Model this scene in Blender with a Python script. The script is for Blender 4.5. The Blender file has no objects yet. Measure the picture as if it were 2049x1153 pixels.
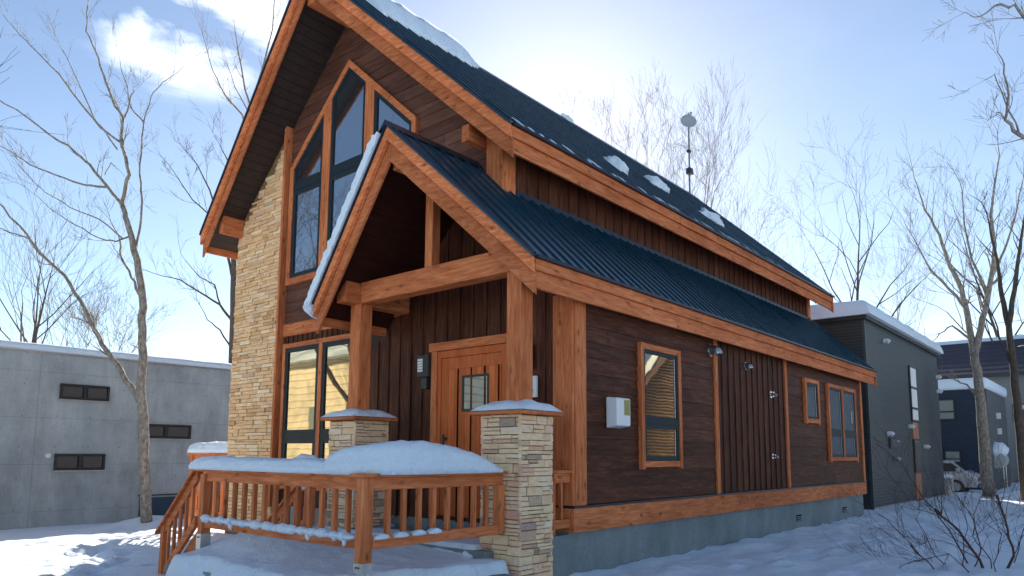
import bpy, bmesh, math, random
import numpy as np
from mathutils import Vector, Matrix, noise as mnoise

S = bpy.context.scene
COL = S.collection
# ------------------------------------------------------------------ camera
R = np.array([[0.75994003, 0.6499658, 0.00596672],
              [-0.07321878, 0.09472142, -0.99280757],
              [-0.64585614, 0.75403734, 0.1195723]])
CAM = np.array([5.45642195, -7.58823267, 1.6])
F, CX, CY = 1438.9246831550631, 1024.5, 736.8662415852148
cd = bpy.data.cameras.new('camera')
cam = bpy.data.objects.new('camera', cd)
COL.objects.link(cam)
cd.sensor_width = 36.0
cd.lens = F / 2049 * 36
cd.shift_y = (CY - 576.5) / 2049
cd.clip_end = 3000
m = Matrix.Identity(4)
for i in range(3):
    m[i][0], m[i][1], m[i][2], m[i][3] = R[0][i], -R[1][i], -R[2][i], CAM[i]
cam.matrix_world = m
S.camera = cam
# ------------------------------------------------------------------ light
SUN_EL, SUN_AZ = math.radians(25.5), math.radians(-36.7)      # azimuth from +Y towards +X
sd = Vector((math.sin(SUN_AZ) * math.cos(SUN_EL), math.cos(SUN_AZ) * math.cos(SUN_EL), math.sin(SUN_EL)))
sl = bpy.data.lights.new('sun', 'SUN')
sl.energy = 4.4
sl.angle = math.radians(0.5)
sl.color = (1, .92, .78)
so = bpy.data.objects.new('sun', sl)
so.rotation_euler = sd.to_track_quat('Z', 'Y').to_euler()
COL.objects.link(so)
W = bpy.data.worlds.new('World')
S.world = W
W.use_nodes = True
nt = W.node_tree
nt.nodes.clear()
out = nt.nodes.new('ShaderNodeOutputWorld')
bg = nt.nodes.new('ShaderNodeBackground')
sky = nt.nodes.new('ShaderNodeTexSky')
sky.sky_type = 'NISHITA'
sky.sun_disc = False
sky.sun_elevation = SUN_EL
sky.sun_rotation = SUN_AZ
sky.altitude = 1200
sky.air_density = 1.0
sky.dust_density = 0.5
sky.ozone_density = 0.7
tc = nt.nodes.new('ShaderNodeTexCoord')
mp = nt.nodes.new('ShaderNodeMapping')
mp.inputs['Scale'].default_value = (1.3, 1.3, 3.2)
nz = nt.nodes.new('ShaderNodeTexNoise')
nz.inputs['Scale'].default_value = 4.5
nz.inputs['Detail'].default_value = 8
nz.inputs['Roughness'].default_value = .55
nz.inputs['Distortion'].default_value = .35
cr = nt.nodes.new('ShaderNodeValToRGB')
cr.color_ramp.elements[0].position = .44
cr.color_ramp.elements[0].color = (0, 0, 0, 1)
cr.color_ramp.elements[1].position = .64
cr.color_ramp.elements[1].color = (.85, .85, .85, 1)
mx = nt.nodes.new('ShaderNodeMixRGB')
mx.inputs[2].default_value = (13, 13.3, 14, 1)
L = nt.links.new
L(tc.outputs['Generated'], mp.inputs['Vector'])
L(mp.outputs[0], nz.inputs['Vector'])
L(nz.outputs['Fac'], cr.inputs[0])
# the cloud bank sits in one part of the sky, thin wisps elsewhere
cdir = R.T @ np.array([(370 - CX) / F, (-50 - CY) / F, 1.0])
cdir /= np.linalg.norm(cdir)
dt = nt.nodes.new('ShaderNodeVectorMath')
dt.operation = 'DOT_PRODUCT'
dt.inputs[1].default_value = tuple(cdir)
nv = nt.nodes.new('ShaderNodeVectorMath')
nv.operation = 'NORMALIZE'
L(tc.outputs['Generated'], nv.inputs[0])
L(nv.outputs[0], dt.inputs[0])
mr = nt.nodes.new('ShaderNodeMapRange')
mr.interpolation_type = 'SMOOTHSTEP'
mr.inputs['From Min'].default_value = .989
mr.inputs['From Max'].default_value = .9965
mr.inputs['To Min'].default_value = .015
mr.inputs['To Max'].default_value = 1.0
L(dt.outputs['Value'], mr.inputs['Value'])
mu = nt.nodes.new('ShaderNodeMath')
mu.operation = 'MULTIPLY'
L(cr.outputs[0], mu.inputs[0])
L(mr.outputs[0], mu.inputs[1])
L(mu.outputs[0], mx.inputs[0])
L(sky.outputs[0], mx.inputs[1])
L(mx.outputs[0], bg.inputs[0])
bg.inputs[1].default_value = 0.070
L(bg.outputs[0], out.inputs[0])
S.view_settings.view_transform = 'Standard'
S.view_settings.look = 'None'
S.view_settings.gamma = 1
S.view_settings.exposure = 1.38
S.cycles.max_bounces = 8
S.cycles.diffuse_bounces = 4
S.cycles.transparent_max_bounces = 8


# ------------------------------------------------------------------ helpers
def at(x, y, d):
    """photo pixel -> world point at forward distance d"""
    return CAM + d * (R.T @ np.array([(x - CX) / F, (y - CY) / F, 1.0]))


def sstep(a, b, x):
    t = min(1, max(0, (x - a) / (b - a)))
    return t * t * (3 - 2 * t)


class MB:
    def __init__(self):
        self.v, self.f, self.t = [], [], []

    def add(self, vs, fs, tint=0.5):
        n = len(self.v)
        self.v += [tuple(p) for p in vs]
        self.f += [tuple(n + i for i in f) for f in fs]
        self.t += [tint] * len(fs)

    def hexa(self, p, tint=.5):     # 8 points: bottom loop 0-3, top loop 4-7
        self.add(p, [(0, 3, 2, 1), (4, 5, 6, 7), (0, 1, 5, 4), (1, 2, 6, 5), (2, 3, 7, 6), (3, 0, 4, 7)], tint)

    def box(self, x0, x1, y0, y1, z0, z1, tint=.5):
        x0, x1 = min(x0, x1), max(x0, x1)
        y0, y1 = min(y0, y1), max(y0, y1)
        z0, z1 = min(z0, z1), max(z0, z1)
        self.hexa([(x0, y0, z0), (x1, y0, z0), (x1, y1, z0), (x0, y1, z0),
                   (x0, y0, z1), (x1, y0, z1), (x1, y1, z1), (x0, y1, z1)], tint)

    def prism(self, poly, off, tint=.5):   # closed polygon of 3d points extruded by vector off
        n = len(poly)
        q = [Vector(p) for p in poly]
        o = Vector(off)
        vs = q + [p + o for p in q]
        fs = [tuple(range(n - 1, -1, -1)), tuple(range(n, 2 * n))]
        fs += [(i, (i + 1) % n, n + (i + 1) % n, n + i) for i in range(n)]
        self.add(vs, fs, tint)

    def tube(self, pts, rad, n=6, cap=True, tint=.5):
        pts = [Vector(p) for p in pts]
        k = len(pts)
        if not hasattr(rad, '__len__'):
            rad = [rad] * k
        vs, fs = [], []
        d0 = (pts[1] - pts[0]).normalized()
        up = Vector((0, 0, 1)) if abs(d0.z) < .9 else Vector((1, 0, 0))
        a = d0.cross(up).normalized()
        for i in range(k):
            d = (pts[min(i + 1, k - 1)] - pts[max(i - 1, 0)])
            if d.length < 1e-9:
                d = d0
            d.normalize()
            a = (a - d * a.dot(d))
            if a.length < 1e-6:
                a = d.orthogonal()
            a.normalize()
            b = d.cross(a)
            for j in range(n):
                t = 2 * math.pi * j / n
                vs.append(pts[i] + (a * math.cos(t) + b * math.sin(t)) * rad[i])
        for i in range(k - 1):
            for j in range(n):
                fs.append((i * n + j, i * n + (j + 1) % n, (i + 1) * n + (j + 1) % n, (i + 1) * n + j))
        if cap:
            fs.append(tuple(range(n - 1, -1, -1)))
            fs.append(tuple((k - 1) * n + j for j in range(n)))
        self.add(vs, fs, tint)

    def ellipsoid(self, c, r, nu=16, nv=10, tint=.5, fn=None):
        vs, fs = [], []
        for i in range(nv + 1):
            ph = math.pi * i / nv
            for j in range(nu):
                th = 2 * math.pi * j / nu
                p = Vector((math.sin(ph) * math.cos(th), math.sin(ph) * math.sin(th), math.cos(ph)))
                s = fn(p) if fn else 1
                vs.append((c[0] + r[0] * p.x * s, c[1] + r[1] * p.y * s, c[2] + r[2] * p.z * s))
        for i in range(nv):
            for j in range(nu):
                fs.append((i * nu + j, (i + 1) * nu + j, (i + 1) * nu + (j + 1) % nu, i * nu + (j + 1) % nu))
        self.add(vs, fs, tint)

    def build(self, name, mat, parent=None, smooth=False, bevel=0, recalc=True, label=None):
        me = bpy.data.meshes.new(name)
        off = Vector(parent_world(parent)) if parent else Vector((0, 0, 0))
        ox = Vector((0, 0, 0))
        me.from_pydata([Vector(p) - off for p in self.v], [], self.f)
        at_ = me.attributes.new('tint', 'FLOAT', 'FACE')
        at_.data.foreach_set('value', self.t)
        if recalc:
            bm = bmesh.new()
            bm.from_mesh(me)
            bmesh.ops.recalc_face_normals(bm, faces=bm.faces)
            bm.to_mesh(me)
            bm.free()
        me.materials.append(mat)
        if smooth:
            me.polygons.foreach_set('use_smooth', [True] * len(me.polygons))
        o = bpy.data.objects.new(name, me)
        COL.objects.link(o)
        if parent:
            o.parent = parent
        if bevel:
            b = o.modifiers.new('bevel', 'BEVEL')
            b.width = bevel
            b.segments = 2
            b.limit_method = 'ANGLE'
        if label:
            o['label'] = label
        return o


def parent_world(o):
    v = Vector((0, 0, 0))
    while o:
        v += o.location
        o = o.parent
    return v


def tag(o, label, cat, group=None, kind=None):
    o['label'] = label
    o['category'] = cat
    if group:
        o['group'] = group
    if kind:
        o['kind'] = kind
    return o


def thing(name, label, cat, loc=(0, 0, 0), group=None):
    o = bpy.data.objects.new(name, None)
    o.location = loc
    o.empty_display_size = .3
    COL.objects.link(o)
    return tag(o, label, cat, group)


def struct(o):
    o['kind'] = 'structure'
    return o


# ------------------------------------------------------------------ materials
class Mat:
    def __init__(self, name):
        self.m = bpy.data.materials.new(name)
        self.m.use_nodes = True
        self.nt = self.m.node_tree
        self.b = self.nt.nodes['Principled BSDF']
        self.o = self.nt.nodes['Material Output']
        self.tc = self.nt.nodes.new('ShaderNodeTexCoord')

    def n(self, t, **k):
        x = self.nt.nodes.new(t)
        for a, v in k.items():
            if a in x.inputs:
                x.inputs[a].default_value = v
            else:
                setattr(x, a, v)
        return x

    def l(self, a, b):
        self.nt.links.new(a, b)

    def coord(self, scale=(1, 1, 1), rot=(0, 0, 0), src='Object'):
        mp_ = self.n('ShaderNodeMapping')
        mp_.inputs['Scale'].default_value = scale
        mp_.inputs['Rotation'].default_value = rot
        self.l(self.tc.outputs[src], mp_.inputs['Vector'])
        return mp_.outputs[0]

    def noise(self, vec, scale, detail=6, rough=.6, dist=0):
        x = self.n('ShaderNodeTexNoise')
        x.inputs['Scale'].default_value = scale
        x.inputs['Detail'].default_value = detail
        x.inputs['Roughness'].default_value = rough
        x.inputs['Distortion'].default_value = dist
        self.l(vec, x.inputs['Vector'])
        return x.outputs['Fac']

    def ramp(self, fac, stops):
        x = self.n('ShaderNodeValToRGB')
        e = x.color_ramp.elements
        while len(e) < len(stops):
            e.new(.5)
        for i, (p, c) in enumerate(stops):
            e[i].position = p
            e[i].color = (*c, 1) if len(c) == 3 else c
        self.l(fac, x.inputs[0])
        return x.outputs[0]

    def mix(self, fac, a, b, mode='MIX'):
        x = self.n('ShaderNodeMixRGB')
        x.blend_type = mode
        for s, v in ((0, fac), (1, a), (2, b)):
            if isinstance(v, (int, float)):
                x.inputs[s].default_value = v
            elif isinstance(v, tuple):
                x.inputs[s].default_value = (*v, 1)
            else:
                self.l(v, x.inputs[s])
        return x.outputs[0]

    def math(self, op, a, b=0.0):
        x = self.n('ShaderNodeMath')
        x.operation = op
        for s, v in ((0, a), (1, b)):
            if isinstance(v, (int, float)):
                x.inputs[s].default_value = v
            else:
                self.l(v, x.inputs[s])
        return x.outputs[0]

    def bump(self, h, strength=.3, dist=.01):
        x = self.n('ShaderNodeBump')
        x.inputs['Strength'].default_value = strength
        x.inputs['Distance'].default_value = dist
        self.l(h, x.inputs['Height'])
        self.l(x.outputs[0], self.b.inputs['Normal'])

    def tint(self):
        x = self.n('ShaderNodeAttribute')
        x.attribute_name = 'tint'
        return x.outputs['Fac']

    def col(self, c):
        if isinstance(c, tuple):
            self.b.inputs['Base Color'].default_value = (*c, 1)
        else:
            self.l(c, self.b.inputs['Base Color'])

    def rough(self, r):
        if isinstance(r, (int, float)):
            self.b.inputs['Roughness'].default_value = r
        else:
            self.l(r, self.b.inputs['Roughness'])


def ax_scale(ax, along, across):
    s = [across] * 3
    s['XYZ'.index(ax)] = along
    return tuple(s)


def wood(name, c_dark, c_mid, c_light, ax='Z', rot=(0, 0, 0), knots=True, rough=.62, bump=.25, fine=38, spec=.12):
    M = Mat(name)
    v = M.coord(ax_scale(ax, 1.1, 11), rot)
    g = M.noise(v, 2.2, 8, .65, .6)
    v2 = M.coord(ax_scale(ax, .35, 1.0), rot)
    big = M.noise(v2, 1.7, 4, .5)
    c = M.ramp(g, [(.25, c_dark), (.5, c_mid), (.78, c_light)])
    c = M.mix(M.math('MULTIPLY', M.ramp(big, [(.35, (0, 0, 0)), (.7, (1, 1, 1))]), .8), c, M.mix(1.0, c, (.62, .52, .46), 'MULTIPLY'))
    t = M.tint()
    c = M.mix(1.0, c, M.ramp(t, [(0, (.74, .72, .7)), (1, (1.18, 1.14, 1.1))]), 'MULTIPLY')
    if knots:
        kv = M.coord(ax_scale(ax, 1.0, 2.3), rot)
        vo = M.n('ShaderNodeTexVoronoi')
        vo.inputs['Scale'].default_value = 3.2
        vo.inputs['Randomness'].default_value = 1
        nzv = M.n('ShaderNodeTexNoise')
        nzv.inputs['Scale'].default_value = 9
        M.l(kv, nzv.inputs['Vector'])
        vv = M.n('ShaderNodeVectorMath')
        vv.operation = 'MULTIPLY_ADD'
        vv.inputs[1].default_value = (.09, .09, .09)
        M.l(nzv.outputs['Color'], vv.inputs[0])
        M.l(kv, vv.inputs[2])
        M.l(vv.outputs[0], vo.inputs['Vector'])
        k = M.ramp(vo.outputs['Distance'], [(.06, (1, 1, 1)), (.15, (.35, .35, .35)), (.26, (0, 0, 0))])
        c = M.mix(M.math('MULTIPLY', k, .75), c, tuple(x * .32 for x in c_dark))
    M.col(c)
    fv = M.coord(ax_scale(ax, 2, fine), rot)
    h = M.noise(fv, 3, 5, .6)
    M.bump(h, bump, .006)
    M.rough(rough)
    M.b.inputs['Specular IOR Level'].default_value = spec
    return M.m


CD, CM, CL = (.36, .098, .038), (.66, .208, .080), (.90, .37, .165)
cedar = {a: wood('cedar_' + a, CD, CM, CL, a) for a in 'XYZ'}
# boards that follow a roof pitch: the grain is turned with them
cedar['R'] = wood('cedar_right_pitch', CD, CM, CL, 'X', rot=(0, -math.atan(.94), 0))
cedar['L'] = wood('cedar_left_pitch', CD, CM, CL, 'X', rot=(0, math.atan(.94), 0))
SD, SM_, SLt = (.040, .0125, .0075), (.095, .033, .019), (.20, .082, .045)
siding_m = {a: wood('brown_siding_' + a, SD, SM_, SLt, a, knots=False, rough=.5, bump=.8, fine=26) for a in 'XYZ'}
GD, GM, GL = (.085, .036, .026), (.155, .070, .050), (.25, .125, .085)
gable_m = wood('gable_siding', GD, GM, GL, 'X', knots=False, rough=.55, bump=.7, fine=26)
door_m = wood('door_wood', (.46, .10, .030), (.64, .165, .050), (.76, .235, .08), 'Z', knots=False, rough=.45)
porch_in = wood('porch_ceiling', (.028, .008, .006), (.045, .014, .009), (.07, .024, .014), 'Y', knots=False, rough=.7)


def simple(name, c, rough=.5, metal=0, var=.0, vs=3, bump=0, bs=30, spec=None):
    M = Mat(name)
    if var:
        v = M.coord()
        n_ = M.noise(v, vs, 6, .6)
        M.col(M.ramp(n_, [(.3, tuple(x * (1 - var) for x in c)), (.7, tuple(min(1, x * (1 + var)) for x in c))]))
    else:
        M.col(c)
    if bump:
        M.bump(M.noise(M.coord(), bs, 5, .6), bump, .01)
    M.rough(rough)
    M.b.inputs['Metallic'].default_value = metal
    if spec is not None:
        M.b.inputs['Specular IOR Level'].default_value = spec
    return M.m


def soffit_mat(name, ax, spacing, c, rot=(0, 0, 0)):
    M = Mat(name)
    v = M.coord((1, 1, 1), rot)
    s = M.n('ShaderNodeSeparateXYZ')
    M.l(v, s.inputs[0])
    f = M.math('FRACT', M.math('DIVIDE', s.outputs['XYZ'.index(ax)], spacing))
    line = M.math('LESS_THAN', f, .09)
    n_ = M.noise(M.coord(), 6, 5, .6)
    base = M.ramp(n_, [(.3, tuple(x * .7 for x in c)), (.7, tuple(x * 1.3 for x in c))])
    M.col(M.mix(line, base, tuple(x * .15 for x in c)))
    M.bump(M.math('SUBTRACT', 1, line), 1, .01)
    M.rough(.6)
    return M.m


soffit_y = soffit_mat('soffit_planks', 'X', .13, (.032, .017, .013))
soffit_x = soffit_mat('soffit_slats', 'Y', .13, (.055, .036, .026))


def metal_roof():
    M = Mat('standing_seam_steel')
    n_ = M.noise(M.coord((.4, 3, .4)), 2, 5, .6)
    M.col(M.ramp(n_, [(.3, (.007, .040, .070)), (.7, (.013, .062, .100))]))
    M.b.inputs['Metallic'].default_value = .30
    M.b.inputs['Specular IOR Level'].default_value = .8
    M.rough(M.ramp(n_, [(.3, (.24, .24, .24)), (.7, (.36, .36, .36))]))
    return M.m


steel = metal_roof()
flash = simple('roof_flashing', (.012, .022, .040), .35, .3, .2)
frame_m = simple('window_frame_dark', (.010, .020, .028), .5, .0, .1, spec=.25)


def snow_mat(name='snow', sc=1.0):
    M = Mat(name)
    v = M.coord()
    a = M.noise(v, 2.2 * sc, 8, .6)
    b = M.noise(v, 24 * sc, 6, .65)
    c = M.noise(v, 160, 3, .6)
    h = M.math('ADD', M.math('MULTIPLY', a, 1.2), M.math('ADD', M.math('MULTIPLY', b, .45), M.math('MULTIPLY', c, .06)))
    M.bump(h, .7, .06)
    M.col(M.ramp(b, [(.3, (.68, .80, .92)), (.7, (.79, .87, .95))]))
    M.rough(.55)
    M.b.inputs['Subsurface Weight'].default_value = .0
    M.b.inputs['Sheen Weight'].default_value = .15
    return M.m


snow = snow_mat()
snow_ground_m = snow_mat('ground_snow', .8)


def stone_mat(name, stops, mortar=(.25, .15, .07)):
    M = Mat(name)
    t = M.tint()
    c = M.ramp(t, stops)
    n1 = M.noise(M.coord((1, 1, 3)), 9, 8, .65)
    c = M.mix(.75, c, M.ramp(n1, [(.25, (.70, .64, .58)), (.5, (1.0, .98, .95)), (.75, (1.18, 1.15, 1.1))]), 'MULTIPLY')
    n2 = M.noise(M.coord((1, 1, 4)), 3.3, 5, .6)
    c = M.mix(M.ramp(n2, [(.6, (0, 0, 0)), (.75, (.25, .25, .25))]), c, (.55, .34, .2))
    M.col(c)
    h = M.noise(M.coord((1, 1, 2.4)), 26, 8, .7)
    M.bump(h, .9, .02)
    M.rough(.85)
    return M.m


stone_col = stone_mat('ledge_stone_tan', [(0, (.62, .34, .16)), (.12, (.82, .50, .25)), (.35, (.95, .63, .34)),
                                          (.6, (.80, .47, .23)), (.85, (.98, .74, .49)), (.97, (.84, .54, .33)), (1, (.60, .40, .26))])
stone_pil = stone_mat('ledge_stone_pale', [(0, (.42, .33, .25)), (.05, (.66, .48, .33)), (.10, (.93, .66, .41)), (.45, (.97, .74, .48)),
                                           (.65, (.88, .58, .36)), (.85, (.98, .80, .58)), (.95, (.82, .48, .34)), (1, (.45, .36, .29))])
mortar_m = simple('mortar', (.24, .135, .055), .9, 0, .25, 8, .6, 60)


def concrete_mat(name, c, joints=None):
    M = Mat(name)
    a = M.noise(M.coord(), .9, 8, .62)
    b = M.noise(M.coord((1, 1, .25)), 3.5, 8, .65)
    g = M.noise(M.coord(), 22, 8, .75)
    col = M.ramp(a, [(.3, tuple(x * .78 for x in c)), (.7, tuple(x * 1.18 for x in c))])
    col = M.mix(.6, col, M.ramp(b, [(.3, (.7, .7, .7)), (.7, (1.15, 1.15, 1.15))]), 'MULTIPLY')
    col = M.mix(.55, col, M.ramp(g, [(.3, (.6, .6, .6)), (.6, (1.1, 1.1, 1.1))]), 'MULTIPLY')
    if joints:
        s = M.n('ShaderNodeSeparateXYZ')
        M.l(M.coord(), s.inputs[0])
        fy = M.math('FRACT', M.math('ADD', M.math('DIVIDE', s.outputs[1], joints[0]), joints[2]))
        fz = M.math('FRACT', M.math('ADD', M.math('DIVIDE', s.outputs[2], joints[1]), joints[3]))
        ln = M.math('MAXIMUM', M.math('LESS_THAN', fy, .010), M.math('LESS_THAN', fz, .016))
        col = M.mix(M.math('MULTIPLY', ln, .28), col, tuple(x * .3 for x in c))
        # tie holes of the formwork
        hy = M.math('SUBTRACT', M.math('FRACT', M.math('DIVIDE', s.outputs[1], .9)), .5)
        hz = M.math('SUBTRACT', M.math('FRACT', M.math('DIVIDE', s.outputs[2], .9)), .5)
        rr = M.math('ADD', M.math('MULTIPLY', hy, hy), M.math('MULTIPLY', hz, hz))
        col = M.mix(M.math('MULTIPLY', M.math('LESS_THAN', rr, .0006), .6), col, tuple(x * .3 for x in c))
    M.col(col)
    M.bump(g, .5, .01)
    M.rough(.85)
    return M.m


conc = concrete_mat('concrete', (.22, .26, .27))
conc_house = concrete_mat('cast_concrete', (.40, .42, .42), (3.0, 1.35, .23, .72))


def glass_mat(name, base, fac, tint=(1, 1, 1), rough=.02, wav=.03):
    M = Mat(name)
    M.col(base)
    M.rough(.6)
    g = M.n('ShaderNodeBsdfGlossy')
    g.inputs['Color'].default_value = (*tint, 1)
    g.inputs['Roughness'].default_value = rough
    bp = M.n('ShaderNodeBump')
    bp.inputs['Strength'].default_value = wav
    bp.inputs['Distance'].default_value = .05
    M.l(M.noise(M.coord(), 1.6, 2, .4), bp.inputs['Height'])
    M.l(bp.outputs[0], g.inputs['Normal'])
    fr = M.n('ShaderNodeFresnel')
    fr.inputs[0].default_value = 1.5
    fc = M.math('ADD', M.math('MULTIPLY', fr.outputs[0], 1 - fac), fac)
    mxs = M.n('ShaderNodeMixShader')
    M.l(fc, mxs.inputs[0])
    M.l(M.b.outputs[0], mxs.inputs[1])
    M.l(g.outputs[0], mxs.inputs[2])
    M.l(mxs.outputs[0], M.o.inputs[0])
    return M.m


glass = glass_mat('coated_glass', (.012, .014, .016), .42, (.82, .90, 1.0))
glass_warm = glass_mat('bronze_glass', (.02, .016, .01), .40, (1.0, .88, .62))
glass_far = glass_mat('dull_glass', (.02, .035, .04), .10, wav=.0)
blind_m = simple('roller_blind', (.55, .58, .6), .8, 0, .1)


def bark_mat(name, c1, c2, sc=14):
    M = Mat(name)
    n_ = M.noise(M.coord((1, 1, .5)), sc, 8, .7)
    M.col(M.ramp(n_, [(.3, c1), (.68, c2)]))
    M.bump(n_, .8, .02)
    M.rough(.9)
    return M.m


bark_pale = bark_mat('pale_bark', (.07, .058, .048), (.42, .37, .31))
bark_dark = bark_mat('dark_bark', (.035, .026, .020), (.12, .09, .07))
bark_birch = bark_mat('birch_twigs', (.12, .08, .06), (.34, .25, .19))
bark_red = bark_mat('shrub_bark', (.045, .022, .018), (.12, .065, .05))
white_plastic = simple('white_plastic', (.74, .75, .76), .35)
galv = simple('galvanised_steel', (.45, .46, .46), .35, .7, .15, 12)
chrome = simple('steel_hood', (.55, .55, .54), .22, .9)
black_m = simple('black_plastic', (.02, .022, .025), .45)
dark_void = simple('dark_recess', (.008, .008, .009), .9)


# ------------------------------------------------------------------ terrain
def gh(x, y):
    z = 0.0
    z += -.55 * sstep(-7.5, -19, x)
    z += .05 * sstep(6, 0, abs(x)) * sstep(-6, 0, y)
    z += .045 * mnoise.noise(Vector((x * .35, y * .35, 3.1)))
    # drift against the big tree
    d = math.hypot(x + 15.3, y - 1.3)
    z += .30 * math.exp(-(d / .9) ** 2)
    return z


FEET = []
_r = random.Random(4)
for (ax_, ay_), (bx_, by_), nn_ in (((-4.9, -2.5), (-15.0, 1.6), 22), ((-5.2, -3.0), (-12.0, -3.2), 15), ((-5.0, -3.8), (-9.0, -1.6), 9), ((1.2, -1.5), (1.9, 12.0), 20), ((3.6, 3.0), (.9, 11.0), 12)):
    dl = math.hypot(bx_ - ax_, by_ - ay_)
    ux, uy = (bx_ - ax_) / dl, (by_ - ay_) / dl
    for k_ in range(nn_):
        t_ = (k_ + .5 + _r.uniform(-.15, .15)) / nn_
        s_ = .13 * (1 if k_ % 2 else -1) + _r.uniform(-.04, .04)
        FEET.append((ax_ + (bx_ - ax_) * t_ - uy * s_, ay_ + (by_ - ay_) * t_ + ux * s_, ux, uy, _r.uniform(.06, .11)))


def feet(x, y):
    z = 0
    for fx, fy, ux, uy, d in FEET:
        dx, dy = x - fx, y - fy
        if abs(dx) < .35 and abs(dy) < .35:
            a, b = (dx * ux + dy * uy) / .17, (-dx * uy + dy * ux) / .085
            r2 = a * a + b * b
            z += -d * math.exp(-r2 * r2 * .5) + .022 * math.exp(-((math.sqrt(r2) - 1.45) / .35) ** 2)
    return z


def gh_fine(x, y):
    z = gh(x, y)
    z += .03 * mnoise.noise(Vector((x * 1.5, y * 1.5, 1))) + .013 * mnoise.noise(Vector((x * 4.5, y * 4.5, 7)))
    # trampled path in front of the stairs
    d = abs((x + 6.2) * .42 + (y + 3.4) * .907)
    tr = math.exp(-(d / .45) ** 2) * sstep(-18, -12, x) * sstep(0, -4.2, x)
    d2 = abs((x + 9) * .78 + (y + 1.0) * .62)
    tr = max(tr, .8 * math.exp(-(d2 / .3) ** 2) * sstep(-16, -12, x) * sstep(-3, -5, x))
    if tr > .01:
        z += tr * (-.07 + .13 * mnoise.noise(Vector((x * 3.2, y * 3.2, 5))) + .05 * mnoise.noise(Vector((x * 9, y * 9, 2))))
    if -16 < x < 5 and -6 < y < 13:
        z += feet(x, y)
    if -.3 < x < .5 and -1 < y < 14:
        z += .05 * mnoise.noise(Vector((x * 3, y * 2.2, 9))) + .02
    # rough snow along the side wall and in the yard
    k = sstep(-1, .5, x) * sstep(9, 4, x)
    if k > 0:
        z += k * (.055 * mnoise.noise(Vector((x * 2.3, y * 1.7, 11))) + .03 * mnoise.noise(Vector((x * 6, y * 5, 12))))
    return z


xs = np.concatenate([[-600, -300, -150, -90, -60, -45, -36], np.arange(-30, -13, .2), np.arange(-13, 6, .085), np.arange(6, 14, .2), [15, 18, 24, 35, 60, 120, 300, 600]])
ys = np.concatenate([[-600, -200, -80, -40, -25, -17], np.arange(-13, -6, .2), np.arange(-6, 4, .085), np.arange(4, 16, .16), np.arange(16, 46, .4), [48, 55, 70, 100, 160, 300, 700]])
vs = []
for y in ys:
    for x in xs:
        vs.append((x, y, gh_fine(x, y) if (-31 < x < 15 and -14 < y < 47) else gh(x, y)))
nx, ny = len(xs), len(ys)
fs = [(j * nx + i, j * nx + i + 1, (j + 1) * nx + i + 1, (j + 1) * nx + i) for j in range(ny - 1) for i in range(nx - 1)]
g = MB()
g.v, g.f, g.t = vs, fs, [.5] * len(fs)
struct(g.build('ground', snow_ground_m, smooth=True, recalc=False))


def mound(path, name_fn_seed=0, n=22, ns=8, rough=.12, flat=0.0):
    """snow lying along a path: list of (x, y, z_base, half_width, height); returns MB"""
    mb = MB()
    P = []
    for i in range(len(path) - 1):
        a, b = path[i], path[i + 1]
        seg = math.dist(a[:3], b[:3])
        k = max(2, int(seg / .05))
        for j in range(k):
            t = j / k
            P.append([a[q] * (1 - t) + b[q] * t for q in range(5)])
    P.append(list(path[-1]))
    for s in range(5):   # soften the height profile
        for i in range(1, len(P) - 1):
            for q in (0, 1, 2, 3, 4):
                P[i][q] = (P[i - 1][q] + 2 * P[i][q] + P[i + 1][q]) / 4
    vs_, fs_ = [], []
    K = len(P)
    for i, (x, y, z, w, h) in enumerate(P):
        a, b = P[max(0, i - 1)], P[min(K - 1, i + 1)]
        d = Vector((b[0] - a[0], b[1] - a[1], 0)).normalized()
        s = Vector((d.y, -d.x, 0))
        for j in range(n + 1):
            t = math.pi * j / n
            cx_, cz_ = math.cos(t), math.sin(t)
            e = 1 + rough * mnoise.noise(Vector((x * 6 + name_fn_seed, y * 6 + cx_ * 2, z * 6 + cz_ * 2))) \
                + rough * .5 * mnoise.noise(Vector((x * 17 + name_fn_seed, y * 17 + cx_ * 5, cz_ * 5)))
            e += .35 * rough * mnoise.noise(Vector((x * 38, y * 38, cz_ * 9 + cx_ * 9)))
            cr_z = .42 + .12 * mnoise.noise(Vector((x * 2.5 + name_fn_seed, y * 2.5, 4)))
            e -= (.07 if h > .2 else .03) * math.exp(-((cz_ - cr_z) / .05) ** 2)
            sx = math.copysign(abs(cx_) ** .7, cx_)
            p = Vector((x, y, z)) + s * (sx * w * e) + Vector((0, 0, (cz_ ** .75 if cz_ > 1e-6 else 0) * h * e - (.0 if 0 < j < n else .015)))
            vs_.append(p)
    m_ = n + 1
    for i in range(K - 1):
        for j in range(n):
            fs_.append((i * m_ + j, i * m_ + j + 1, (i + 1) * m_ + j + 1, (i + 1) * m_ + j))
        fs_.append((i * m_ + n, i * m_, (i + 1) * m_, (i + 1) * m_ + n))
    fs_.append(tuple(range(m_)))
    fs_.append(tuple((K - 1) * m_ + j for j in range(m_ - 1, -1, -1)))
    mb.add(vs_, fs_)
    return mb


# ================================================================== HOUSE
house = thing('timber_house', 'brown timber house with cedar trim, dark metal roof and gabled porch', 'house')
rng = random.Random(5)


def fr(u, v, w=0):      # front wall: u = x, v = z, w = out of the wall (towards -y)
    return (u, -w, v)


def sr(u, v, w=0):      # side wall at x = 0: u = y, v = z
    return (w, u, v)


def up_(u, v, w=0):     # upper side wall at x = -1.25
    return (-1.25 + w, u, v)


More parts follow.
